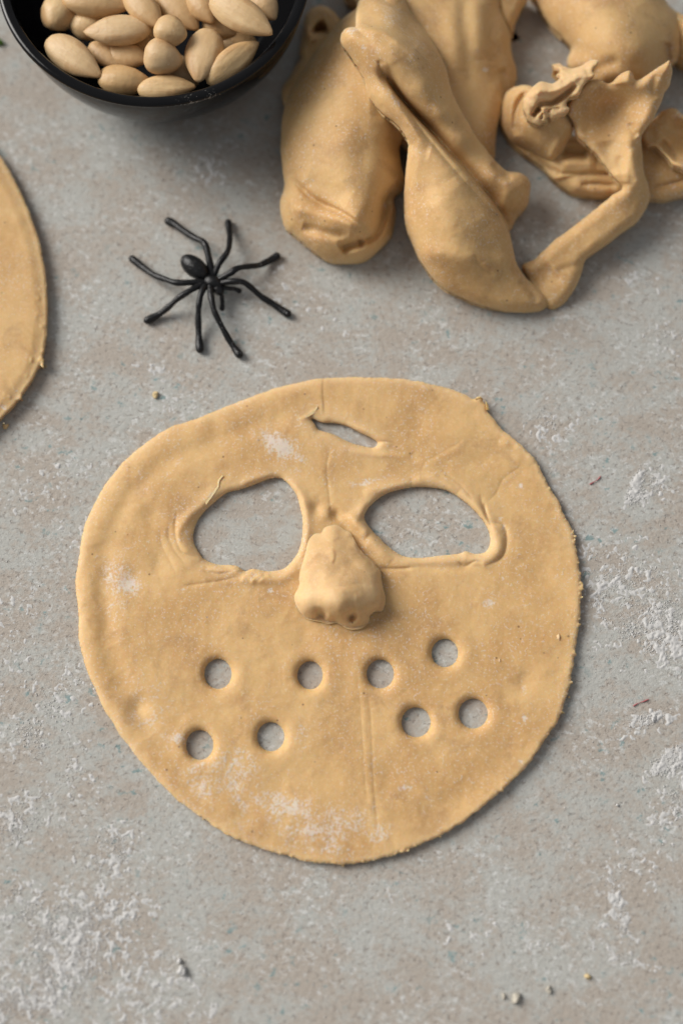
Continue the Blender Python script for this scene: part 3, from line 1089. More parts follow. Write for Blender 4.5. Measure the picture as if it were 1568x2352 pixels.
# back sheet
lump("back_fold", heap, ZP,
     [(560, -120), (1320, -120), (1335, 40), (1385, 170), (1395, 290), (1425, 400), (1412, 490), (1355, 600), (1320, 700), (1305, 800),
      (1290, 905), (1180, 920), (1000, 820), (800, 560), (640, 300)],
     [(900, -60, 2.6), (1300, -40, 1.9), (1150, 200, 2.5), (1380, 300, 1.4), (1350, 450, 1.3), (1100, 500, 2.1), (1250, 700, 1.6),
      (1270, 880, 1.1), (800, 300, 2.3), (1000, 780, 1.7)],
     (42, 0.7), [('g', ZP([(1120, -40), (1130, 120), (1150, 330), (1170, 500)]), 18, -.09), ('g', ZP([(1200, -30), (1215, 150), (1235, 330)]), 20, .10),
                 ('g', ZP([(1280, 20), (1290, 160), (1310, 320), (1300, 480)]), 16, -.10), ('g', ZP([(1060, 0), (1080, 200), (1100, 400)]), 22, .06),
                 ('g', ZP([(1330, 380), (1360, 470), (1345, 560)]), 12, -.18)],
     fl=[(*ZP([(1170, 330)])[0], 25, 30, 0, .5), (*ZP([(1250, 390)])[0], 10, 10, 0, .9), (*ZP([(1215, 290)])[0], 16, 10, 0, .7)], seed=410)

# left lobe with rolled end
lump("rolled_lobe", heap, ZP,
     [(640, -60), (560, 20), (440, 112), (370, 200), (300, 290), (235, 385), (180, 480), (140, 570), (115, 680), (108, 800), (118, 930), (127, 1040),
      (107, 1120), (110, 1200), (135, 1275), (200, 1330), (290, 1410), (380, 1468), (480, 1476), (580, 1462), (655, 1405), (720, 1330),
      (746, 1250), (750, 1180), (740, 1110), (790, 1060), (803, 1020), (795, 970), (775, 890), (778, 800), (850, 700), (900, 500), (860, 200), (780, -40)],
     [(600, 60, 3.4), (420, 220, 2.9), (700, 300, 3.4), (250, 520, 2.6), (500, 500, 3.5), (180, 800, 2.3), (450, 800, 3.3), (700, 800, 2.65),
      (180, 1020, 2.0), (450, 1010, 2.9), (720, 1020, 2.15), (170, 1180, 1.7), (350, 1150, 2.1), (330, 1300, 1.9), (560, 1170, 2.7), (600, 1270, 2.3),
      (420, 1420, 1.15), (560, 1420, 1.1), (690, 1280, 1.3), (690, 1180, 1.5), (220, 1320, 1.3)],
     (46, 0.85),
     [('s', ZP([(586, 1268), (452, 1176), (308, 1107), (170, 985)]), 40, .22),
      ('g', ZP([(165, 990), (305, 1114), (448, 1186), (580, 1275)]), 9, -.20),
      ('g', ZP([(150, 1150), (240, 1172), (372, 1205), (506, 1246), (560, 1285)]), 17, .24),
      ('g', ZP([(230, 1262), (319, 1290), (425, 1312), (490, 1315)]), 11, -.24),
      ('g', ZP([(440, 1394), (480, 1374), (520, 1360), (575, 1348)]), 12, -.55),
      ('g', ZP([(540, 1353), (628, 1319), (671, 1244), (698, 1148), (705, 1085)]), 10, -.60),
      ('g', ZP([(650, 650), (640, 850), (612, 1041), (598, 1240)]), 26, .12),
      ('g', ZP([(130, 1235), (240, 1345), (400, 1425), (560, 1420), (680, 1335), (730, 1210)]), 20, .14),
      ('g', ZP([(250, 1000), (380, 1070), (480, 1130)]), 26, -.10),
      ('g', ZP([(700, 1095), (760, 1075), (800, 1020)]), 10, -.25),
      ('g', ZP([(740, 620), (750, 750), (740, 880)]), 14, -.14),
      ('g', ZP([(250, 520), (420, 560), (600, 560)]), 40, -.10),
      ('g', ZP([(130, 960), (200, 1000), (260, 1060)]), 12, -.10)],
     nz=(0.06, 110), step=2.6, fl=[(*ZP([(450, 420)])[0], 60, 40, 0, .5), (*ZP([(320, 300)])[0], 18, 70, 40, .4), (*ZP([(520, 440)])[0], 40, 30, 0, .5),
                         (*ZP([(577, 767)])[0], 4, 4, 0, 1.1), (*ZP([(320, 1040)])[0], 12, 10, 0, .6), (*ZP([(690, 1150)])[0], 5, 12, 0, .9)],
     seed=430)

# twisted ribbon: front strip folded over the sheet behind it, one continuous piece with a slit between them
RIB_BACK = ZP([(600, -70), (760, -30), (880, 110), (960, 240), (1030, 370), (1062, 500), (1130, 640), (1200, 760), (1290, 880), (1365, 950), (1440, 962),
               (1492, 1000), (1502, 1060), (1482, 1150), (1425, 1215), (1390, 1282), (1330, 1250), (1150, 1100), (950, 850), (760, 600), (640, 420), (540, 250), (530, 60)])
RIB_FRONT = ZP([(440, 205), (452, 175), (480, 155), (540, 150), (640, 166), (730, 205), (800, 300), (800, 420), (840, 560),
                (930, 722), (1000, 800), (1060, 870), (1120, 930), (1190, 1010), (1260, 1090), (1325, 1180), (1375, 1270), (1402, 1370), (1425, 1470), (1470, 1540), (1525, 1592),
                (1590, 1655), (1600, 1700), (1560, 1735), (1500, 1745), (1420, 1745), (1300, 1728), (1150, 1680), (1000, 1600), (900, 1480), (840, 1360), (803, 1250),
                (795, 1150), (802, 1000), (812, 900), (818, 800), (795, 755), (745, 690), (660, 620), (598, 535), (565, 430), (505, 330), (450, 255)])
RIB_SLIT = ZP([(645, 360), (668, 400), (705, 450), (750, 520), (835, 622), (930, 722), (1000, 800), (1060, 870), (1120, 930), (1190, 1010), (1260, 1090), (1325, 1180), (1385, 1285)])
RIB_AXIS = ZP([(620, -120), (640, 100), (690, 300), (750, 480)]) + RIB_SLIT[4:]
RIB_ZF = heights(ZP, [(470, 210, 4.5), (560, 200, 5.0), (700, 260, 5.1), (820, 340, 4.8), (540, 350, 4.5), (640, 440, 4.6), (620, 540, 4.1), (740, 600, 4.25), (840, 700, 4.1), (900, 800, 3.8),
      (850, 900, 3.4), (1000, 950, 3.5), (830, 1100, 2.6), (1000, 1150, 3.3), (1200, 1100, 2.9), (880, 1320, 2.2), (1100, 1300, 3.0), (1330, 1300, 2.3), (960, 1450, 2.0),
      (1150, 1450, 2.35), (1400, 1450, 1.6), (1100, 1600, 1.4), (1300, 1620, 1.3), (1480, 1650, .95), (1580, 1700, .6)])
RIB_ZB = heights(ZP, [(450, 215, 4.6), (500, 170, 4.9), (640, 180, 5.05), (760, 235, 5.05), (860, 320, 4.85), (520, 320, 4.45), (600, 480, 4.1), (640, 420, 4.5), (650, -30, 3.5), (580, 60, 3.9), (760, 60, 3.8), (860, 130, 3.4), (960, 300, 4.0), (760, 400, 4.95), (900, 500, 4.65), (1030, 490, 4.0),
      (830, 580, 4.2), (1000, 640, 4.1), (1120, 640, 3.6), (960, 700, 3.5), (1120, 780, 3.4), (1230, 830, 3.0), (1100, 890, 2.5), (1200, 960, 2.4), (1300, 980, 2.7), (1400, 1000, 2.4), (1450, 1080, 2.0), (1280, 1100, 1.7), (1390, 1200, 1.4)])
RIB_ST = [('g', ZP([(850, 1390), (960, 1412), (1060, 1432), (1250, 1452), (1430, 1465)]), 22, .16),
          ('g', ZP([(450, 190), (500, 160), (640, 172), (720, 205), (850, 300), (900, 380)]), 9, .16),
          ('g', ZP([(560, 120), (660, 140), (760, 180), (860, 270)]), 12, -.10),
          ('c', ZP([(655, 335), (662, 380), (690, 430)]), 4, -.10), ('c', ZP([(700, 445), (712, 410), (725, 440)]), 4, -.10),
          ('g', ZP([(820, 800), (870, 830), (940, 850)]), 16, -.08),
          ('c', ZP([(1190, 1420), (1210, 1470), (1270, 1520), (1290, 1540)]), 4, -.07), ('g', ZP([(1240, 1460), (1260, 1500), (1330, 1540)]), 12, .08),
          ('g', ZP([(1060, 1000), (1150, 1130), (1260, 1260)]), 26, .08), ('g', ZP([(1440, 1560), (1500, 1620), (1540, 1690)]), 8, -.08),
          ('g', ZP([(1290, 900), (1345, 960), (1400, 1000)]), 7, -.16), ('g', ZP([(1360, 980), (1375, 1070), (1330, 1170)]), 18, .14)]
RIB_FL = [(*ZP([(720, 90)])[0], 60, 40, 30, .55), (*ZP([(860, 210)])[0], 30, 60, -35, .55), (*ZP([(500, 170)])[0], 30, 12, -10, .8), (*ZP([(620, 430)])[0], 20, 60, -35, .45),
          (*ZP([(740, 560)])[0], 14, 50, -40, .6), (*ZP([(880, 850)])[0], 26, 30, 0, .5), (*ZP([(840, 320)])[0], 20, 50, -40, .6), (*ZP([(1010, 1210)])[0], 60, 60, 0, .25),
          (*ZP([(570, 270)])[0], 10, 12, 0, .7), (*ZP([(1370, 1000)])[0], 30, 60, 0, .35)]


def ribbon_z(U, V, S, So, H):
    zf, zb = tps(RIB_ZF, U, V), tps(RIB_ZB, U, V)
    m, d, s, t = line_dist(RIB_SLIT, U, V, 4000)
    d, s, t = d.reshape(U.shape), s.reshape(U.shape), t.reshape(U.shape)
    grow = smoothstep(0.0, 0.16, t)
    front = 1 / (1 + np.exp(-np.clip(d * s / 1.3, -40, 40)))
    zf = zf - grow * edge_round(d, 22, 0.42 - 0.16 * smoothstep(.35, .6, t))
    zb = zb - grow * (1.15 * np.exp(-(d / 13) ** 2) * (1 - 0.85 * smoothstep(.3, .6, t)) + 0.25 * np.exp(-d / 60) * (1 - 0.6 * smoothstep(.3, .6, t)))
    z = zb + front * grow * (zf - zb)
    z = z + 0.05 * fbm(U, V, 110, 470, 3) + 0.02 * fbm(U, V, 40, 474, 3) + 0.008 * fbm(U, V, 18, 475, 3)
    m, d, s, t = line_dist(RIB_AXIS, U, V, 4000)
    rt = smoothstep(-60, 60, (-d * s).reshape(U.shape))
    z = z - edge_round(-S, 30 + 34 * rt, 0.62 + 0.5 * rt) + strokes(U, V, RIB_ST)
    return np.maximum(z, 0.05)


relief("twisted_ribbon", [RIB_BACK, RIB_FRONT], M_DOUGH, heap, ribbon_z, 2.2, (), lambda U, V: 1.4 * fbm(U, V, 24, 479, 3), (0.4, 0.6),
       lambda u, v: np.clip(3.0 - (v - 100) / 95.0, 0.0, 2.6),
       lambda U, V: blobs(U, V, RIB_FL) * (0.5 + 0.9 * (0.5 + 0.5 * fbm(U, V, 26, 483, 3))) + 0.10)

# strip that runs from the ribbon's tip up to the torn flap
lump("long_strip", heap, ZR,
     [(425, 1890), (520, 1835), (640, 1718), (760, 1628), (900, 1520), (1040, 1405), (1130, 1340), (1095, 1290), (1020, 1200), (960, 1110),
      (880, 1040), (812, 980), (788, 880), (742, 800), (770, 700), (860, 600), (960, 560), (1040, 592), (1100, 545), (1180, 500), (1215, 530), (1235, 565),
      (1300, 540), (1380, 480), (1440, 445), (1470, 428), (1488, 490), (1472, 600), (1440, 650), (1410, 740), (1350, 850), (1290, 930), (1268, 1000),
      (1280, 1100), (1292, 1230), (1332, 1340), (1322, 1440), (1255, 1560), (1130, 1660), (990, 1760), (885, 1840), (842, 1960), (785, 2080), (720, 2160), (640, 2200),
      (560, 2150), (480, 2010)],
     [(480, 1920, .7), (640, 2080, .55), (700, 1780, 1.1), (780, 1960, .8), (900, 1640, 1.3), (960, 1740, 1.2), (1100, 1480, 1.6), (1180, 1560, 1.4), (1230, 1320, 2.0),
      (1300, 1380, 1.5), (1150, 1280, 2.1), (1000, 1150, 2.2), (1250, 1100, 2.2), (1100, 1000, 2.2), (850, 920, 2.4), (1260, 980, 2.6), (1000, 800, 2.1), (1300, 850, 3.1), (900, 650, 3.2),
      (1100, 600, 3.5), (1250, 600, 3.7), (1440, 480, 4.0), (1400, 680, 3.4), (1150, 760, 2.5)],
     (26, 0.45),
     [('g', ZR([(1150, 1300), (1170, 1180), (1180, 1040), (1150, 940)]), 16, .20), ('g', ZR([(1080, 1240), (1040, 1120), (1020, 1000)]), 18, -.16),
      ('g', ZR([(1190, 870), (1210, 930), (1240, 970)]), 8, -.12), ('g', ZR([(880, 800), (890, 900), (860, 960)]), 12, -.08),
      ('g', ZR([(1120, 1100), (1130, 1200), (1150, 1290)]), 10, -.09), ('g', ZR([(1210, 1050), (1225, 1200), (1260, 1330)]), 12, .16),
      ('g', ZR([(660, 1930), (760, 1900), (850, 1880)]), 9, -.06), ('g', ZR([(560, 2000), (640, 1980), (700, 1990)]), 9, -.05),
      ('g', ZR([(500, 2020), (560, 1960), (640, 1900)]), 22, -.20), ('s', ZR([(1240, 570), (1180, 590), (1060, 600), (980, 580)]), 14, .14),
      ('g', ZR([(1380, 520), (1350, 620), (1380, 700)]), 9, -.08)],
     nz=(0.06, 70), step=2.2, jag=1.8, under=(0.3, 0.45), floor=lambda u, v: np.clip(2.6 - (v - 140) / 130.0, 0.0, 2.6), flb=0.05, seed=490,
     fl=[(*ZR([(1010, 1110)])[0], 20, 30, -30, .6), (*ZR([(620, 1930)])[0], 10, 12, 0, .9), (*ZR([(650, 2110)])[0], 20, 14, 0, .5)])

# torn curl on top of the flap
lump("torn_edge", heap, ZR,
     [(634, 452), (700, 458), (770, 482), (840, 465), (900, 432), (950, 430), (958, 450), (928, 498), (940, 540), (880, 590), (850, 640), (825, 680), (755, 702),
      (738, 740), (758, 775), (735, 802), (690, 820), (640, 862), (608, 842), (612, 872), (570, 862), (545, 892), (490, 878), (450, 830), (430, 760), (448, 680), (500, 612), (560, 575),
      (640, 590), (690, 552), (664, 532), (690, 505), (650, 490)],
     [(660, 470, 2.6), (930, 445, 3.7), (860, 540, 3.6), (700, 600, 3.5), (560, 620, 3.4), (470, 760, 3.2), (560, 720, 3.5), (650, 700, 3.3), (720, 770, 3.2), (590, 850, 3.0), (500, 850, 2.9)],
     (13, 0.22),
     [('g', ZR([(520, 800), (560, 740), (640, 730), (720, 680), (810, 600)]), 7, -.45), ('g', ZR([(500, 830), (520, 800), (560, 770)]), 6, -.4),
      ('g', ZR([(480, 700), (560, 640), (660, 640), (760, 580), (880, 500)]), 10, .22), ('c', ZR([(600, 800), (640, 770), (700, 770)]), 4, -.2),
      ('c', ZR([(700, 590), (740, 560), (800, 530)]), 3, -.12), ('c', ZR([(560, 850), (570, 800)]), 3, -.2)],
     nz=(0.08, 26), step=1.6, jag=4.0, under=(0.12, 0.3), floor=1.6, flb=0.08, seed=510, mat=M_PALE_DOUGH)

# round lump under the torn edge
lump("round_end", heap, ZR,
     [(270, 900), (270, 790), (290, 700), (330, 640), (400, 608), (480, 612), (600, 680), (720, 780), (785, 890), (772, 960), (735, 1040), (690, 1120), (640, 1168), (560, 1130), (480, 1075),
      (400, 1040), (330, 1000)],
     [(300, 800, 1.5), (400, 680, 2.2), (400, 900, 2.0), (560, 800, 2.7), (520, 980, 2.0), (700, 940, 2.2), (640, 1100, 1.5), (330, 950, 1.2)],
     (30, 0.65), [('g', ZR([(470, 640), (400, 740), (375, 860), (390, 960)]), 9, -.35), ('g', ZR([(700, 980), (650, 1080), (620, 1130)]), 9, .10)],
     seed=530, step=2.6, nz=(0.05, 60))

# sheet lying under the flap
scrap = empty("dough_scrap", P(1430, 380, 0.0),
              "flat creased dough scrap with ruffled edge lying under the torn flap at the right edge", "dough")
lump("creased_sheet", scrap, ZR,
     [(330, 880), (300, 960), (380, 1060), (480, 1130), (570, 1200), (640, 1285), (740, 1360), (850, 1395), (1000, 1402), (1100, 1395), (1210, 1405), (1330, 1422),
      (1430, 1432), (1510, 1412), (1600, 1390), (1720, 1340), (1720, 900), (1500, 880), (1250, 900), (1000, 940), (700, 960)],
     [(400, 1000, .8), (600, 1150, 1.0), (760, 1330, .75), (900, 1180, 1.2), (1000, 1380, .8), (1000, 1000, .9), (1300, 1380, .9), (1450, 1400, .9), (1400, 1200, 1.1), (1650, 1300, .9), (1650, 1000, 1.2)],
     (26, 0.45),
     [('s', ZR([(640, 1285), (760, 1250), (900, 1235), (1040, 1230), (1150, 1240)][::-1]), 30, .22), ('c', ZR([(660, 1230), (800, 1235), (950, 1225), (1100, 1235)]), 6, -.28),
      ('c', ZR([(840, 1310), (960, 1305), (1100, 1320)]), 5, -.20), ('g', ZR([(700, 1160), (820, 1150), (950, 1150)]), 12, .16),
      ('g', ZR([(700, 1080), (800, 1075), (900, 1100)]), 12, -.40), ('c', ZR([(1340, 1330), (1450, 1310), (1600, 1270)]), 5, -.16), ('g', ZR([(480, 1090), (600, 1190), (700, 1230)]), 8, -.14)],
     seed=550, step=2.6, nz=(0.05, 60), fl=[(*ZR([(1460, 1370)])[0], 20, 14, 0, .5)])
lump("ruffled_sheet", scrap, ZR,
     [(1270, 960), (1300, 900), (1380, 820), (1430, 780), (1510, 772), (1600, 830), (1720, 850), (1720, 1230), (1590, 1222), (1530, 1200), (1480, 1170), (1450, 1125), (1400, 1085), (1360, 1050), (1310, 1045), (1280, 1010)],
     [(1300, 980, 1.6), (1400, 850, 1.8), (1500, 800, 2.2), (1500, 960, 1.5), (1400, 1060, 1.6), (1480, 1150, 1.7), (1600, 1000, 1.4), (1580, 1200, 1.8), (1650, 900, 2.2)],
     (12, 0.28),
     [('g', ZR([(1300, 1010), (1390, 1040), (1440, 1090), (1500, 1150), (1600, 1190)]), 6, .18), ('g', ZR([(1400, 1000), (1470, 1070), (1540, 1140)]), 9, -.22),
      ('g', ZR([(1500, 830), (1530, 880), (1590, 900)]), 10, -.18), ('g', ZR([(1380, 880), (1420, 960), (1500, 1010)]), 14, .10)],
     seed=570, step=2.2, nz=(0.06, 40), jag=2.5, under=(0.15, 0.3), floor=0.9, fl=[(*ZR([(1540, 820)])[0], 20, 16, 0, .8), (*ZR([(1560, 1150)])[0], 24, 16, 0, .5)])

# blurred lumps behind
lump_r = empty("dough_lump", P(1480, 60, 0.0), "smooth rounded lump of dough behind the torn flap in the top right corner", "dough")
lump("smooth_lump", lump_r, ZR,
     [(470, -60), (520, 30), (570, 115), (640, 215), (730, 300), (772, 350), (748, 420), (760, 490), (850, 560), (1000, 640), (1200, 640), (1380, 600), (1470, 490), (1530, 430), (1562, 330), (1566, 220),
      (1530, 110), (1470, 40), (1400, -60), (1300, -160), (700, -160)],
     [(560, 0, 1.6), (760, 200, 1.9), (900, 60, 2.9), (1000, 300, 2.9), (800, 450, 1.7), (1300, 100, 2.8), (1250, 350, 3.0), (1480, 250, 2.1), (1400, 500, 1.9), (1000, 580, 2.0), (1000, -120, 2.8)],
     (46, 0.95), [('g', ZR([(900, 540), (1000, 470), (1120, 430)]), 14, -.10), ('g', ZR([(1460, 300), (1450, 380), (1480, 430)]), 10, -.35)], seed=590, step=3.2,
     fl=[(*ZR([(830, 285)])[0], 6, 6, 0, .9)])
lump("right_fold", lump_r, ZR,
     [(1440, 60), (1540, 90), (1640, 150), (1720, 260), (1720, 520), (1600, 500), (1520, 470), (1470, 400), (1455, 330)],
     [(1480, 200, 1.2), (1600, 250, 1.7), (1550, 420, 1.0), (1700, 400, 1.6)], (30, 0.6), seed=610, step=3.5)

back_scrap = empty("dough_scrap", P(730, 130, 0.0), "thin looped dough scrap in shadow between the black bowl and the folded dough heap", "dough")
lump("loop", back_scrap, ZC,
     [(640, 320), (690, 200), (770, 115), (900, 85), (1030, 120), (1150, 215), (1260, 360), (1300, 600), (1100, 900), (700, 1400), (420, 1760), (330, 1740), (285, 1640), (280, 1440),
      (350, 1320), (480, 1090), (570, 950), (560, 840), (600, 600)],
     [(760, 180, 1.2), (950, 150, 1.3), (1180, 300, 1.5), (700, 450, 1.2), (1000, 700, 1.3), (650, 900, 1.1), (400, 1450, 1.0), (340, 1680, .8), (800, 1200, 1.2)],
     (16, 0.5), [('g', ZC([(820, 400), (900, 450), (1000, 420)]), 11, -1.0), ('g', ZC([(850, 460), (880, 510)]), 9, -.8), ('g', ZC([(780, 660), (790, 720)]), 6, -.2),
                 ('g', ZC([(640, 420), (720, 560), (800, 760)]), 9, .12)], seed=630, step=2.2, nz=(0.05, 40), flb=0.02)
tag(lump("dough_scrap", None, ZR, [(240, -100), (480, -100), (468, 0), (430, 60), (395, 125), (372, 190), (350, 292), (325, 220), (280, 150), (250, 60)],
     [(300, -40, 1.6), (420, 0, 1.4), (350, 150, 1.2), (345, 260, .7)], (22, 0.5), seed=650, step=2.6),
    "small dough scrap peeking out at the top edge between the heap and the smooth lump", "dough")
tag(lump("dough_scrap", None, ZP, [(440, -120), (640, -120), (640, 20), (590, 40), (530, 55), (490, 40), (465, 5), (450, -50)],
     [(480, -40, 1.0), (560, -60, 1.6), (560, 20, 1.2)], (22, 0.5), seed=670, step=3),
    "bit of dough cut off by the top edge, behind the upper left of the heap", "dough")

# ------------------------------------------------------------------ black bowl
BOWL_H = 4.6
bc = P(355, -80, BOWL_H)
BR = 362 / (2352 / (SENS / LENS)) * ((bc - CAMP) @ np.array([0, SN, -CS]))
bowl_c = np.array([bc[0], bc[1], 0.0])


def build_bowl():
    R, Hh = BR, BOWL_H
    prof = [(0.0, 0.02), (2.3, 0.02), (2.55, 0.06), (2.65, 0.25), (2.8, 0.45)]
    for t in np.linspace(0.12, 1, 16):
        a = t * math.pi / 2 * 0.93
        prof.append((2.6 + (R - 2.72) * math.sin(a) ** 0.92, 0.45 + (Hh - 0.75) * (1 - math.cos(a)) / (1 - math.cos(math.pi / 2 * .93))))
    prof += [(R - .05, Hh - .22), (R, Hh - .12), (R - .02, Hh - .04), (R - .09, Hh + .02), (R - .2, Hh + .035), (R - .32, Hh + .01), (R - .41, Hh - .06), (R - .45, Hh - .2)]
    for t in np.linspace(0.95, 0.0, 16):
        a = t * math.pi / 2 * 0.95
        prof.append(((R - .45) * math.sin(a) ** 0.8 if t > 0 else 0.0, 0.6 + (Hh - .85) * (1 - math.cos(a)) / (1 - math.cos(math.pi / 2 * .95))))
    # refine
    pr = spline(prof, False, 3)
    pr[:, 0] = np.maximum(pr[:, 0], 0)
    n = 128
    th = np.linspace(0, 2 * np.pi, n, endpoint=False)
    vs, at = [], []
    for r, z in pr:
        w = 1 + 0.004 * np.sin(3 * th + z)
        vs.append(np.stack([bowl_c[0] + r * w * np.cos(th), bowl_c[1] + r * w * np.sin(th), np.full(n, z)], 1))
        front = np.exp(-((th - 4.98) / 0.30) ** 2) * 0.75 + 0.40 * np.exp(-((th - 5.4) / 0.5) ** 2) + 0.30 + 0.3 * np.exp(-((th - 3.7) / 0.5) ** 2)
        hz = np.exp(-((z - Hh + 0.25) / 0.35) ** 2) * (1.0 if r > R - .25 else .75) + 0.15
        at.append(front * hz)
    vs = np.concatenate(vs)
    m = len(pr)
    i, j = np.meshgrid(np.arange(m - 1), np.arange(n), indexing='ij')
    a, b = i * n + j, i * n + (j + 1) % n
    q = np.stack([a, b, b + n, a + n], -1).reshape(-1, 4)
    return vs, q, np.concatenate(at)


bv_, bq_, ba_ = build_bowl()
bowl = mesh_obj("bowl", bv_, bq_, M_BOWL, None, True, {"flour": ba_})
tag(bowl, "glossy black ceramic bowl dusted with flour, holding blanched almonds, at the top left", "bowl")


# ------------------------------------------------------------------ almonds
def almond_mesh(name, seed, length=2.5, width=1.3, thick=0.85, blunt=0.0):
    rg = np.random.default_rng(seed)
    nu, nv = 28, 22
    ts = np.linspace(0, 1, nv + 2)[1:-1]
    vs = [(-length / 2, 0, 0)]
    ph = rg.random(4) * 6.28
    for t in ts:
        x = -length / 2 + length * t
        # round base, pointed tip
        e = math.sin(math.pi * t ** (0.84 - 0.1 * blunt)) ** (0.60 - 0.06 * blunt)
        if t > 0.66: e *= 1 - 0.30 * ((t - 0.66) / 0.34) ** 1.3 * (1 - blunt)
        for k in range(nu):
            a = 2 * math.pi * k / nu
            c, s = math.cos(a), math.sin(a)
            r = 1 - 0.05 * math.exp(-((a - 1.3 - 0.5 * math.sin(3 * t + ph[3])) / 0.16) ** 2) + 0.03 * math.sin(3 * a + ph[0] + 5 * t) + 0.03 * math.sin(2 * a + ph[1] - 4 * t) + 0.012 * math.sin(9 * a + ph[2])
            sc = math.copysign(abs(s) ** 0.9, s)
            vs.append((x, width / 2 * e * c * r + 0.04 * math.sin(3 * t + ph[3]), thick / 2 * e * sc * r))
    vs.append((length / 2, 0, 0))
    q, tr = [], []
    for i in range(nv - 1):
        for k in range(nu):
            a, b = 1 + i * nu + k, 1 + i * nu + (k + 1) % nu
            q.append((a, b, b + nu, a + nu))
    for k in range(nu):
        tr.append((0, 1 + (k + 1) % nu, 1 + k))
        s = 1 + (nv - 1) * nu
        tr.append((len(vs) - 1, s + k, s + (k + 1) % nu))
    o = mesh_obj(name, np.array(vs), [np.array(q)[:, ::-1], np.array(tr)[:, ::-1]], M_ALMOND)
    me = o.data
    bpy.data.objects.remove(o)
    return me


AL = [almond_mesh("almond", s, l, w, t, b) for s, l, w, t, b in
      ((1, 2.5, 1.25, .85, 0), (2, 2.6, 1.35, .8, .1), (3, 2.35, 1.15, .9, .1), (4, 1.45, 1.35, 1.25, .8))]

# x, y (zoomed photo points), length, width, direction in picture (deg, clockwise from +x), tip up (deg), roll, height, mesh, label
ALM = [
    (320, 88, 205, 200, 100, 20, 0, 3.55, 3, "round brown almond seen end-on at the left wall of the bowl"),
    (412, 325, 410, 190, 37, 3, 10, 4.05, 1, "broad almond leaning on the left front rim of the bowl, tip towards upper left"),
    (658, 168, 385, 180, 176, 2, 0, 4.1, 0, "almond lying level in the middle of the bowl, right of the end-on one"),
    (545, 15, 400, 165, 8, 0, 0, 4.0, 2, "almond cut by the photo's top edge, second from the bowl's left wall"),
    (800, 50, 330, 165, 52, 4, 10, 4.25, 0, "almond slanting down to the right from the top edge, left of the pale ones"),
    (1000, 60, 330, 190, 48, 0, 0, 3.95, 1, "pale dull almond half hidden behind the small round nut"),
    (1130, 35, 270, 150, 62, 6, 0, 4.25, 2, "narrow almond at the top edge, just left of the topmost large almond"),
    (1345, 90, 440, 195, 36, 4, 20, 4.95, 0, "large pale almond lying on top at the bowl's right side with its tip at right"),
    (1478, 25, 230, 160, 60, 0, 0, 4.3, 2, "almond at the top edge behind the large topmost one, near the right wall"),
    (955, 178, 195, 170, 20, 10, 0, 4.75, 3, "small angular nut on top at the middle of the bowl"),
    (912, 326, 222, 195, 10, 0, 30, 4.35, 3, "small round yellowish nut just in front of the angular nut"),
    (1132, 310, 365, 215, 97, 5, 0, 4.25, 1, "upright broad almond right of the round yellowish nut"),
    (1300, 350, 375, 165, 322, 8, 30, 4.25, 0, "almond leaning along the bowl's right front rim, pointing up right"),
    (700, 447, 320, 175, 8, 0, 0, 3.85, 2, "almond at the front rim right of the broad leaning one"),
    (930, 492, 335, 150, 357, 0, 0, 3.95, 0, "frontmost almond tucked behind the middle of the front rim"),
    (715, 312, 260, 160, 12, 0, 0, 3.55, 1, "shaded almond beneath, left of the round yellowish nut"),
    (500, 140, 230, 170, 20, 0, 0, 3.4, 2, "almond mostly hidden behind the level one in the middle"),
    (600, 320, 270, 130, 40, 0, 0, 3.5, 0, "almond mostly hidden right of the broad leaning one"),
    (1230, 150, 220, 150, 30, 0, 0, 3.7, 2, "dark almond in the gap under the topmost large almond"),
    (1275, 235, 200, 130, 80, 0, 0, 3.4, 0, "almond sliver between the upright one and the right rim one"),
    (1340, 215, 200, 130, 15, 0, 0, 3.5, 1, "shaded almond under the tip of the topmost large almond"),
    (1010, 400, 260, 170, 40, 0, 0, 3.3, 2, "deep almond in the dark gap in front of the upright one"),
    (860, 100, 300, 170, 100, 0, 0, 3.35, 0, "deep almond in the gap behind the small angular nut"),
    (780, 230, 300, 170, 60, 0, 0, 3.2, 1, "deep almond in the gap between the level one and the round nut"),
]
FWD = np.array([0, SN, -CS])
for (x, y, ln, wd, ang, tip, roll, z, mi, lab) in ALM:
    (u, v), = ZB([(x, y)])
    c = P(u, v, z)
    pc = (2352 / (SENS / LENS)) / ((c - CAMP) @ FWD)
    L = ln / 2.24 * 0.92235 / pc
    Wd = wd / 2.24 * 0.92235 / pc
    me = AL[mi]
    o = bpy.data.objects.new("almond", me)
    scn.collection.objects.link(o)
    o.location = Vector(c) * K
    from mathutils import Matrix
    # picture plane at the bowl looks down at about 33 degrees off vertical; the nuts lie level, turned about z
    R3 = Matrix.Rotation(math.radians(-ang), 3, 'Z') @ Matrix.Rotation(math.radians(-tip), 3, 'Y') @ Matrix.Rotation(math.radians(roll), 3, 'X')
    o.rotation_euler = R3.to_euler()
    dims = {0: (2.5, 1.25), 1: (2.6, 1.35), 2: (2.35, 1.15), 3: (1.45, 1.35)}[mi]
    o.scale = (L / dims[0], Wd / dims[1], Wd / dims[1])
    tag(o, lab, "almond", "blanched almonds in the bowl")

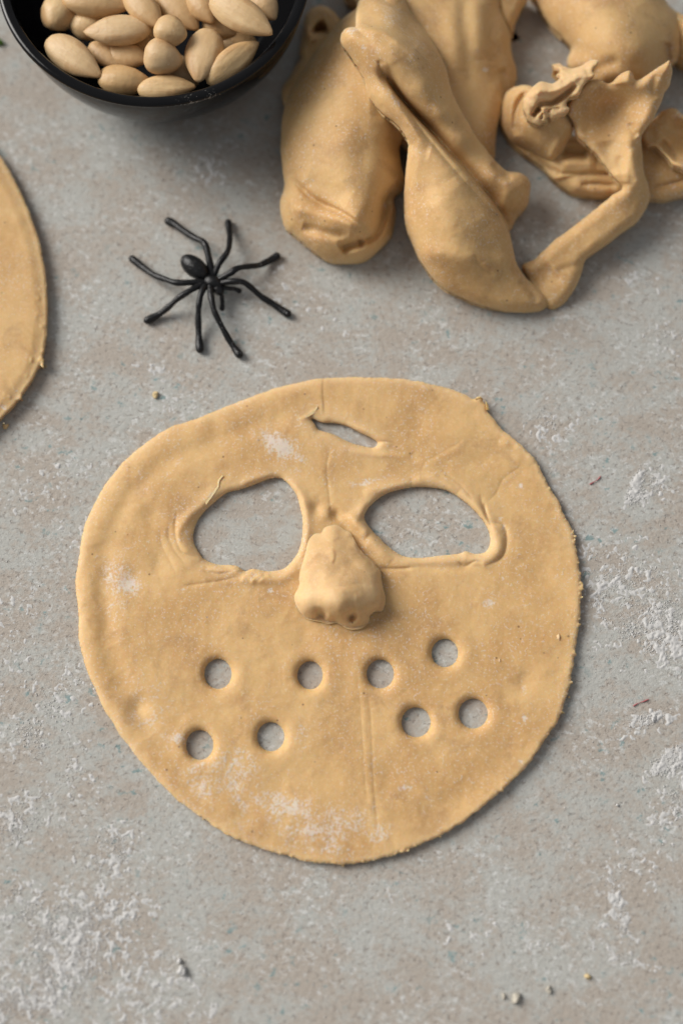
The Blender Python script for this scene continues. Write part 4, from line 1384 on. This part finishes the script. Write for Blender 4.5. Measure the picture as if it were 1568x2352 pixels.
# ------------------------------------------------------------------ toy spider
sp_c = P(*ZS([(800, 620)])[0], 0.0)
spider = empty("toy_spider", sp_c, "small black plastic toy spider standing on the table left of the folded dough", "spider")
LEGS = [
    [(800, 570, .62), (772, 450, .85), (745, 335, .95), (712, 283, .9), (640, 250, .7), (540, 185, .4), (470, 133, .22), (418, 108, .15)],
    [(812, 570, .62), (860, 470, .8), (930, 370, .75), (948, 270, .5), (942, 180, .25), (935, 122, .14)],
    [(860, 610, .62), (950, 560, .8), (1020, 515, .8), (1110, 500, .62), (1200, 490, .4), (1280, 455, .22), (1355, 412, .14)],
    [(870, 645, .62), (960, 630, .8), (1060, 635, .8), (1130, 680, .66), (1220, 760, .42), (1330, 830, .22), (1448, 912, .13)],
    [(775, 640, .62), (790, 780, .8), (820, 900, .72), (890, 1040, .45), (960, 1165, .22), (1030, 1265, .13)],
    [(745, 650, .62), (702, 730, .78), (682, 830, .72), (676, 930, .5), (680, 1080, .24), (690, 1220, .13)],
    [(730, 640, .62), (620, 700, .78), (510, 770, .7), (420, 850, .42), (340, 912, .22), (235, 968, .14)],
    [(740, 630, .62), (600, 640, .8), (480, 640, .78), (400, 615, .66), (300, 578, .45), (200, 510, .25), (105, 435, .15)],
]
for i, L in enumerate(LEGS):
    q = np.array([P(*ZS([(a, b)])[0], z) for a, b, z in L])
    q = spline(q, False, 6)
    t = np.linspace(0, 1, len(q))
    r = 0.126 - 0.016 * np.exp(-((t - .5) / .2) ** 2) + 0.03 * smoothstep(.82, .97, t) + 0.008 * np.sin(t * 23 + i)
    r = r * (1.1 if i == 0 else 1)
    q[:, 2] = np.maximum(q[:, 2], r)
    v, f4, f3 = tube(q, r, 12)
    mesh_obj("leg", v, [f4, f3], M_RUBBER, spider)


def ell(conv, a, b, zc, wd, hz, seed, bump=0.04):
    pa, pb = P(*conv([a])[0], zc), P(*conv([b])[0], zc)
    c = (pa + pb) / 2
    d = pb - pa
    L = np.linalg.norm(d)
    an = math.atan2(d[1], d[0])
    rot = [[math.cos(an), -math.sin(an), 0], [math.sin(an), math.cos(an), 0], [0, 0, 1]]
    return ball(c, (L / 2, wd / 2, hz / 2), seed, bump, 24, 16, rot)


v, fs = merge([ell(ZS, (535, 420), (752, 590), .72, .78, .8, 1, .02)])
mesh_obj("abdomen", v, fs, M_RUBBER, spider)
v, fs = merge([ell(ZS, (720, 590), (880, 680), .62, .55, .5, 2), ell(ZS, (790, 640), (890, 740), .55, .42, .4, 3)])
mesh_obj("thorax", v, fs, M_RUBBER, spider)
for L in ([(880, 680, .55), (940, 690, .5), (990, 695, .42), (1030, 712, .38)], [(870, 710, .5), (880, 770, .45), (885, 820, .38), (882, 865, .34)]):
    q = spline(np.array([P(*ZS([(a, b)])[0], z) for a, b, z in L]), False, 4)
    t = np.linspace(0, 1, len(q))
    v, f4, f3 = tube(q, .085 + .02 * smoothstep(.7, 1, t), 10)
    mesh_obj("feeler", v, [f4, f3], M_RUBBER, spider)

# ------------------------------------------------------------------ crumbs, threads and bits
M_CRUMB = simple_mat("dry_dough", (0.60, 0.47, 0.26), 0.8, 0.2, (500, .4, .0006))
M_PALE = simple_mat("pale_crumb", (0.52, 0.48, 0.40), 0.85, 0.2, (500, .4, .0006))
M_RED = simple_mat("red_fibre", (0.42, 0.13, 0.14), 0.7, 0.2)
M_LEAF = simple_mat("leaf_green", (0.10, 0.20, 0.03), 0.5, 0.4, var=((0.16, 0.26, 0.05), 200))
M_OAT = simple_mat("oat_flake", (0.74, 0.52, 0.30), 0.7, 0.2)


def crumb(u, v, r, z, mat, label, seed, name="crumb", cat="crumb", rot=0.0, kind_z=0.0, group=None):
    r = tuple(0.78 * k for k in r)
    c = P(u, v, kind_z + r[2] * 0.8)
    an = math.radians(rot)
    ro = [[math.cos(an), -math.sin(an), 0], [math.sin(an), math.cos(an), 0], [0, 0, 1]]
    vv, q, t = ball(c, r, seed, 0.42, 14, 10, ro)
    o = mesh_obj(name, vv, [q, t], mat, None, True)
    tag(o, label, cat, group)


crumb(357, 907, (.11, .20, .10), 0, M_CRUMB, "yellow dough crumb alone on the table between spider and dough mask", 1, rot=-20)
crumb(1184, 2292, (.20, .20, .14), 0, M_PALE, "largest pale crumb near the bottom edge, below the dough mask's right side", 2)
crumb(1259, 2272, (.10, .16, .09), 0, M_PALE, "small pale crumb right of the largest one near the bottom edge", 3)
crumb(1349, 2243, (.16, .09, .08), 0, M_CRUMB, "small yellowish crumb at the lower right, right of the pale ones", 4)
crumb(1156, 2288, (.07, .13, .07), 0, M_PALE, "thin pale crumb just left of the largest one near the bottom edge", 5)
crumb(418, 2230, (.17, .20, .16), 0, M_FLOUR, "white flour lump at the lower left with a dark shadow on its right", 6)
crumb(412, 2208, (.11, .12, .11), 0, M_FLOUR, "small white flour lump just above the larger one at the lower left", 7)
crumb(1500, 1650, (.10, .16, .06), 0, M_FLOUR, "white flour lump on the flour streak right of the dough mask", 8)
crumb(1282, 1463, (.075, .13, .03), 0, M_OAT, "pale flake stuck near the right edge of the dough mask", 9, "flake", "flake", 10, T_MASK - .01)
crumb(1146, 1518, (.04, .09, .03), 0, M_OAT, "tiny pale flake on the dough mask right of the uppermost small hole", 10, "flake", "flake", 10, T_MASK - .02)
crumb(1417, 1850, (.06, .06, .06), 0, M_FLOUR, "tiny white crumb right of the dough mask's lower edge", 11)


def thread(pts, lab):
    q = spline(np.array([P(a, b, z) for a, b, z in pts]), False, 5)
    t = np.linspace(0, 1, len(q))
    v, f4, f3 = tube(q, .010 + .016 * np.abs(np.sin(t * 5 + 1)) ** 2, 6)
    tag(mesh_obj("thread", v, [f4, f3], M_RED, None), lab, "thread", "red threads on the table")


thread([*[(a, b, .04) for a, b in Z8([(630, 366), (655, 352), (680, 335), (692, 318)])]], "fine red thread on the table right of the dough mask's right eye hole")
thread([*[(a, b, .04) for a, b in Z8([(885, 1665), (910, 1650), (945, 1638), (975, 1625)])]], "thicker red thread beside the flour streak right of the small round holes")

lq = [P(a, b, z) for a, b, z in ((-30, 82, .25), (-8, 84, .2), (6, 92, .15), (12, 100, .1), (2, 104, .1), (-14, 100, .15), (-32, 104, .2))]
lv = np.array(lq + [p - np.array([0, 0, .04]) for p in lq])
nL = len(lq)
lf = [(0, 1, 5, 6), (1, 2, 4, 5), (nL + 6, nL + 5, nL + 1, nL), (nL + 5, nL + 4, nL + 2, nL + 1)]
lt = [(2, 3, 4), (nL + 4, nL + 3, nL + 2)]
for k in range(nL):
    lf.append((k, k + nL, (k + 1) % nL + nL, (k + 1) % nL))
tag(mesh_obj("leaf", lv, [np.array(lf), np.array(lt)], M_LEAF, None), "tip of a green leaf at the left edge beside the black bowl", "leaf")
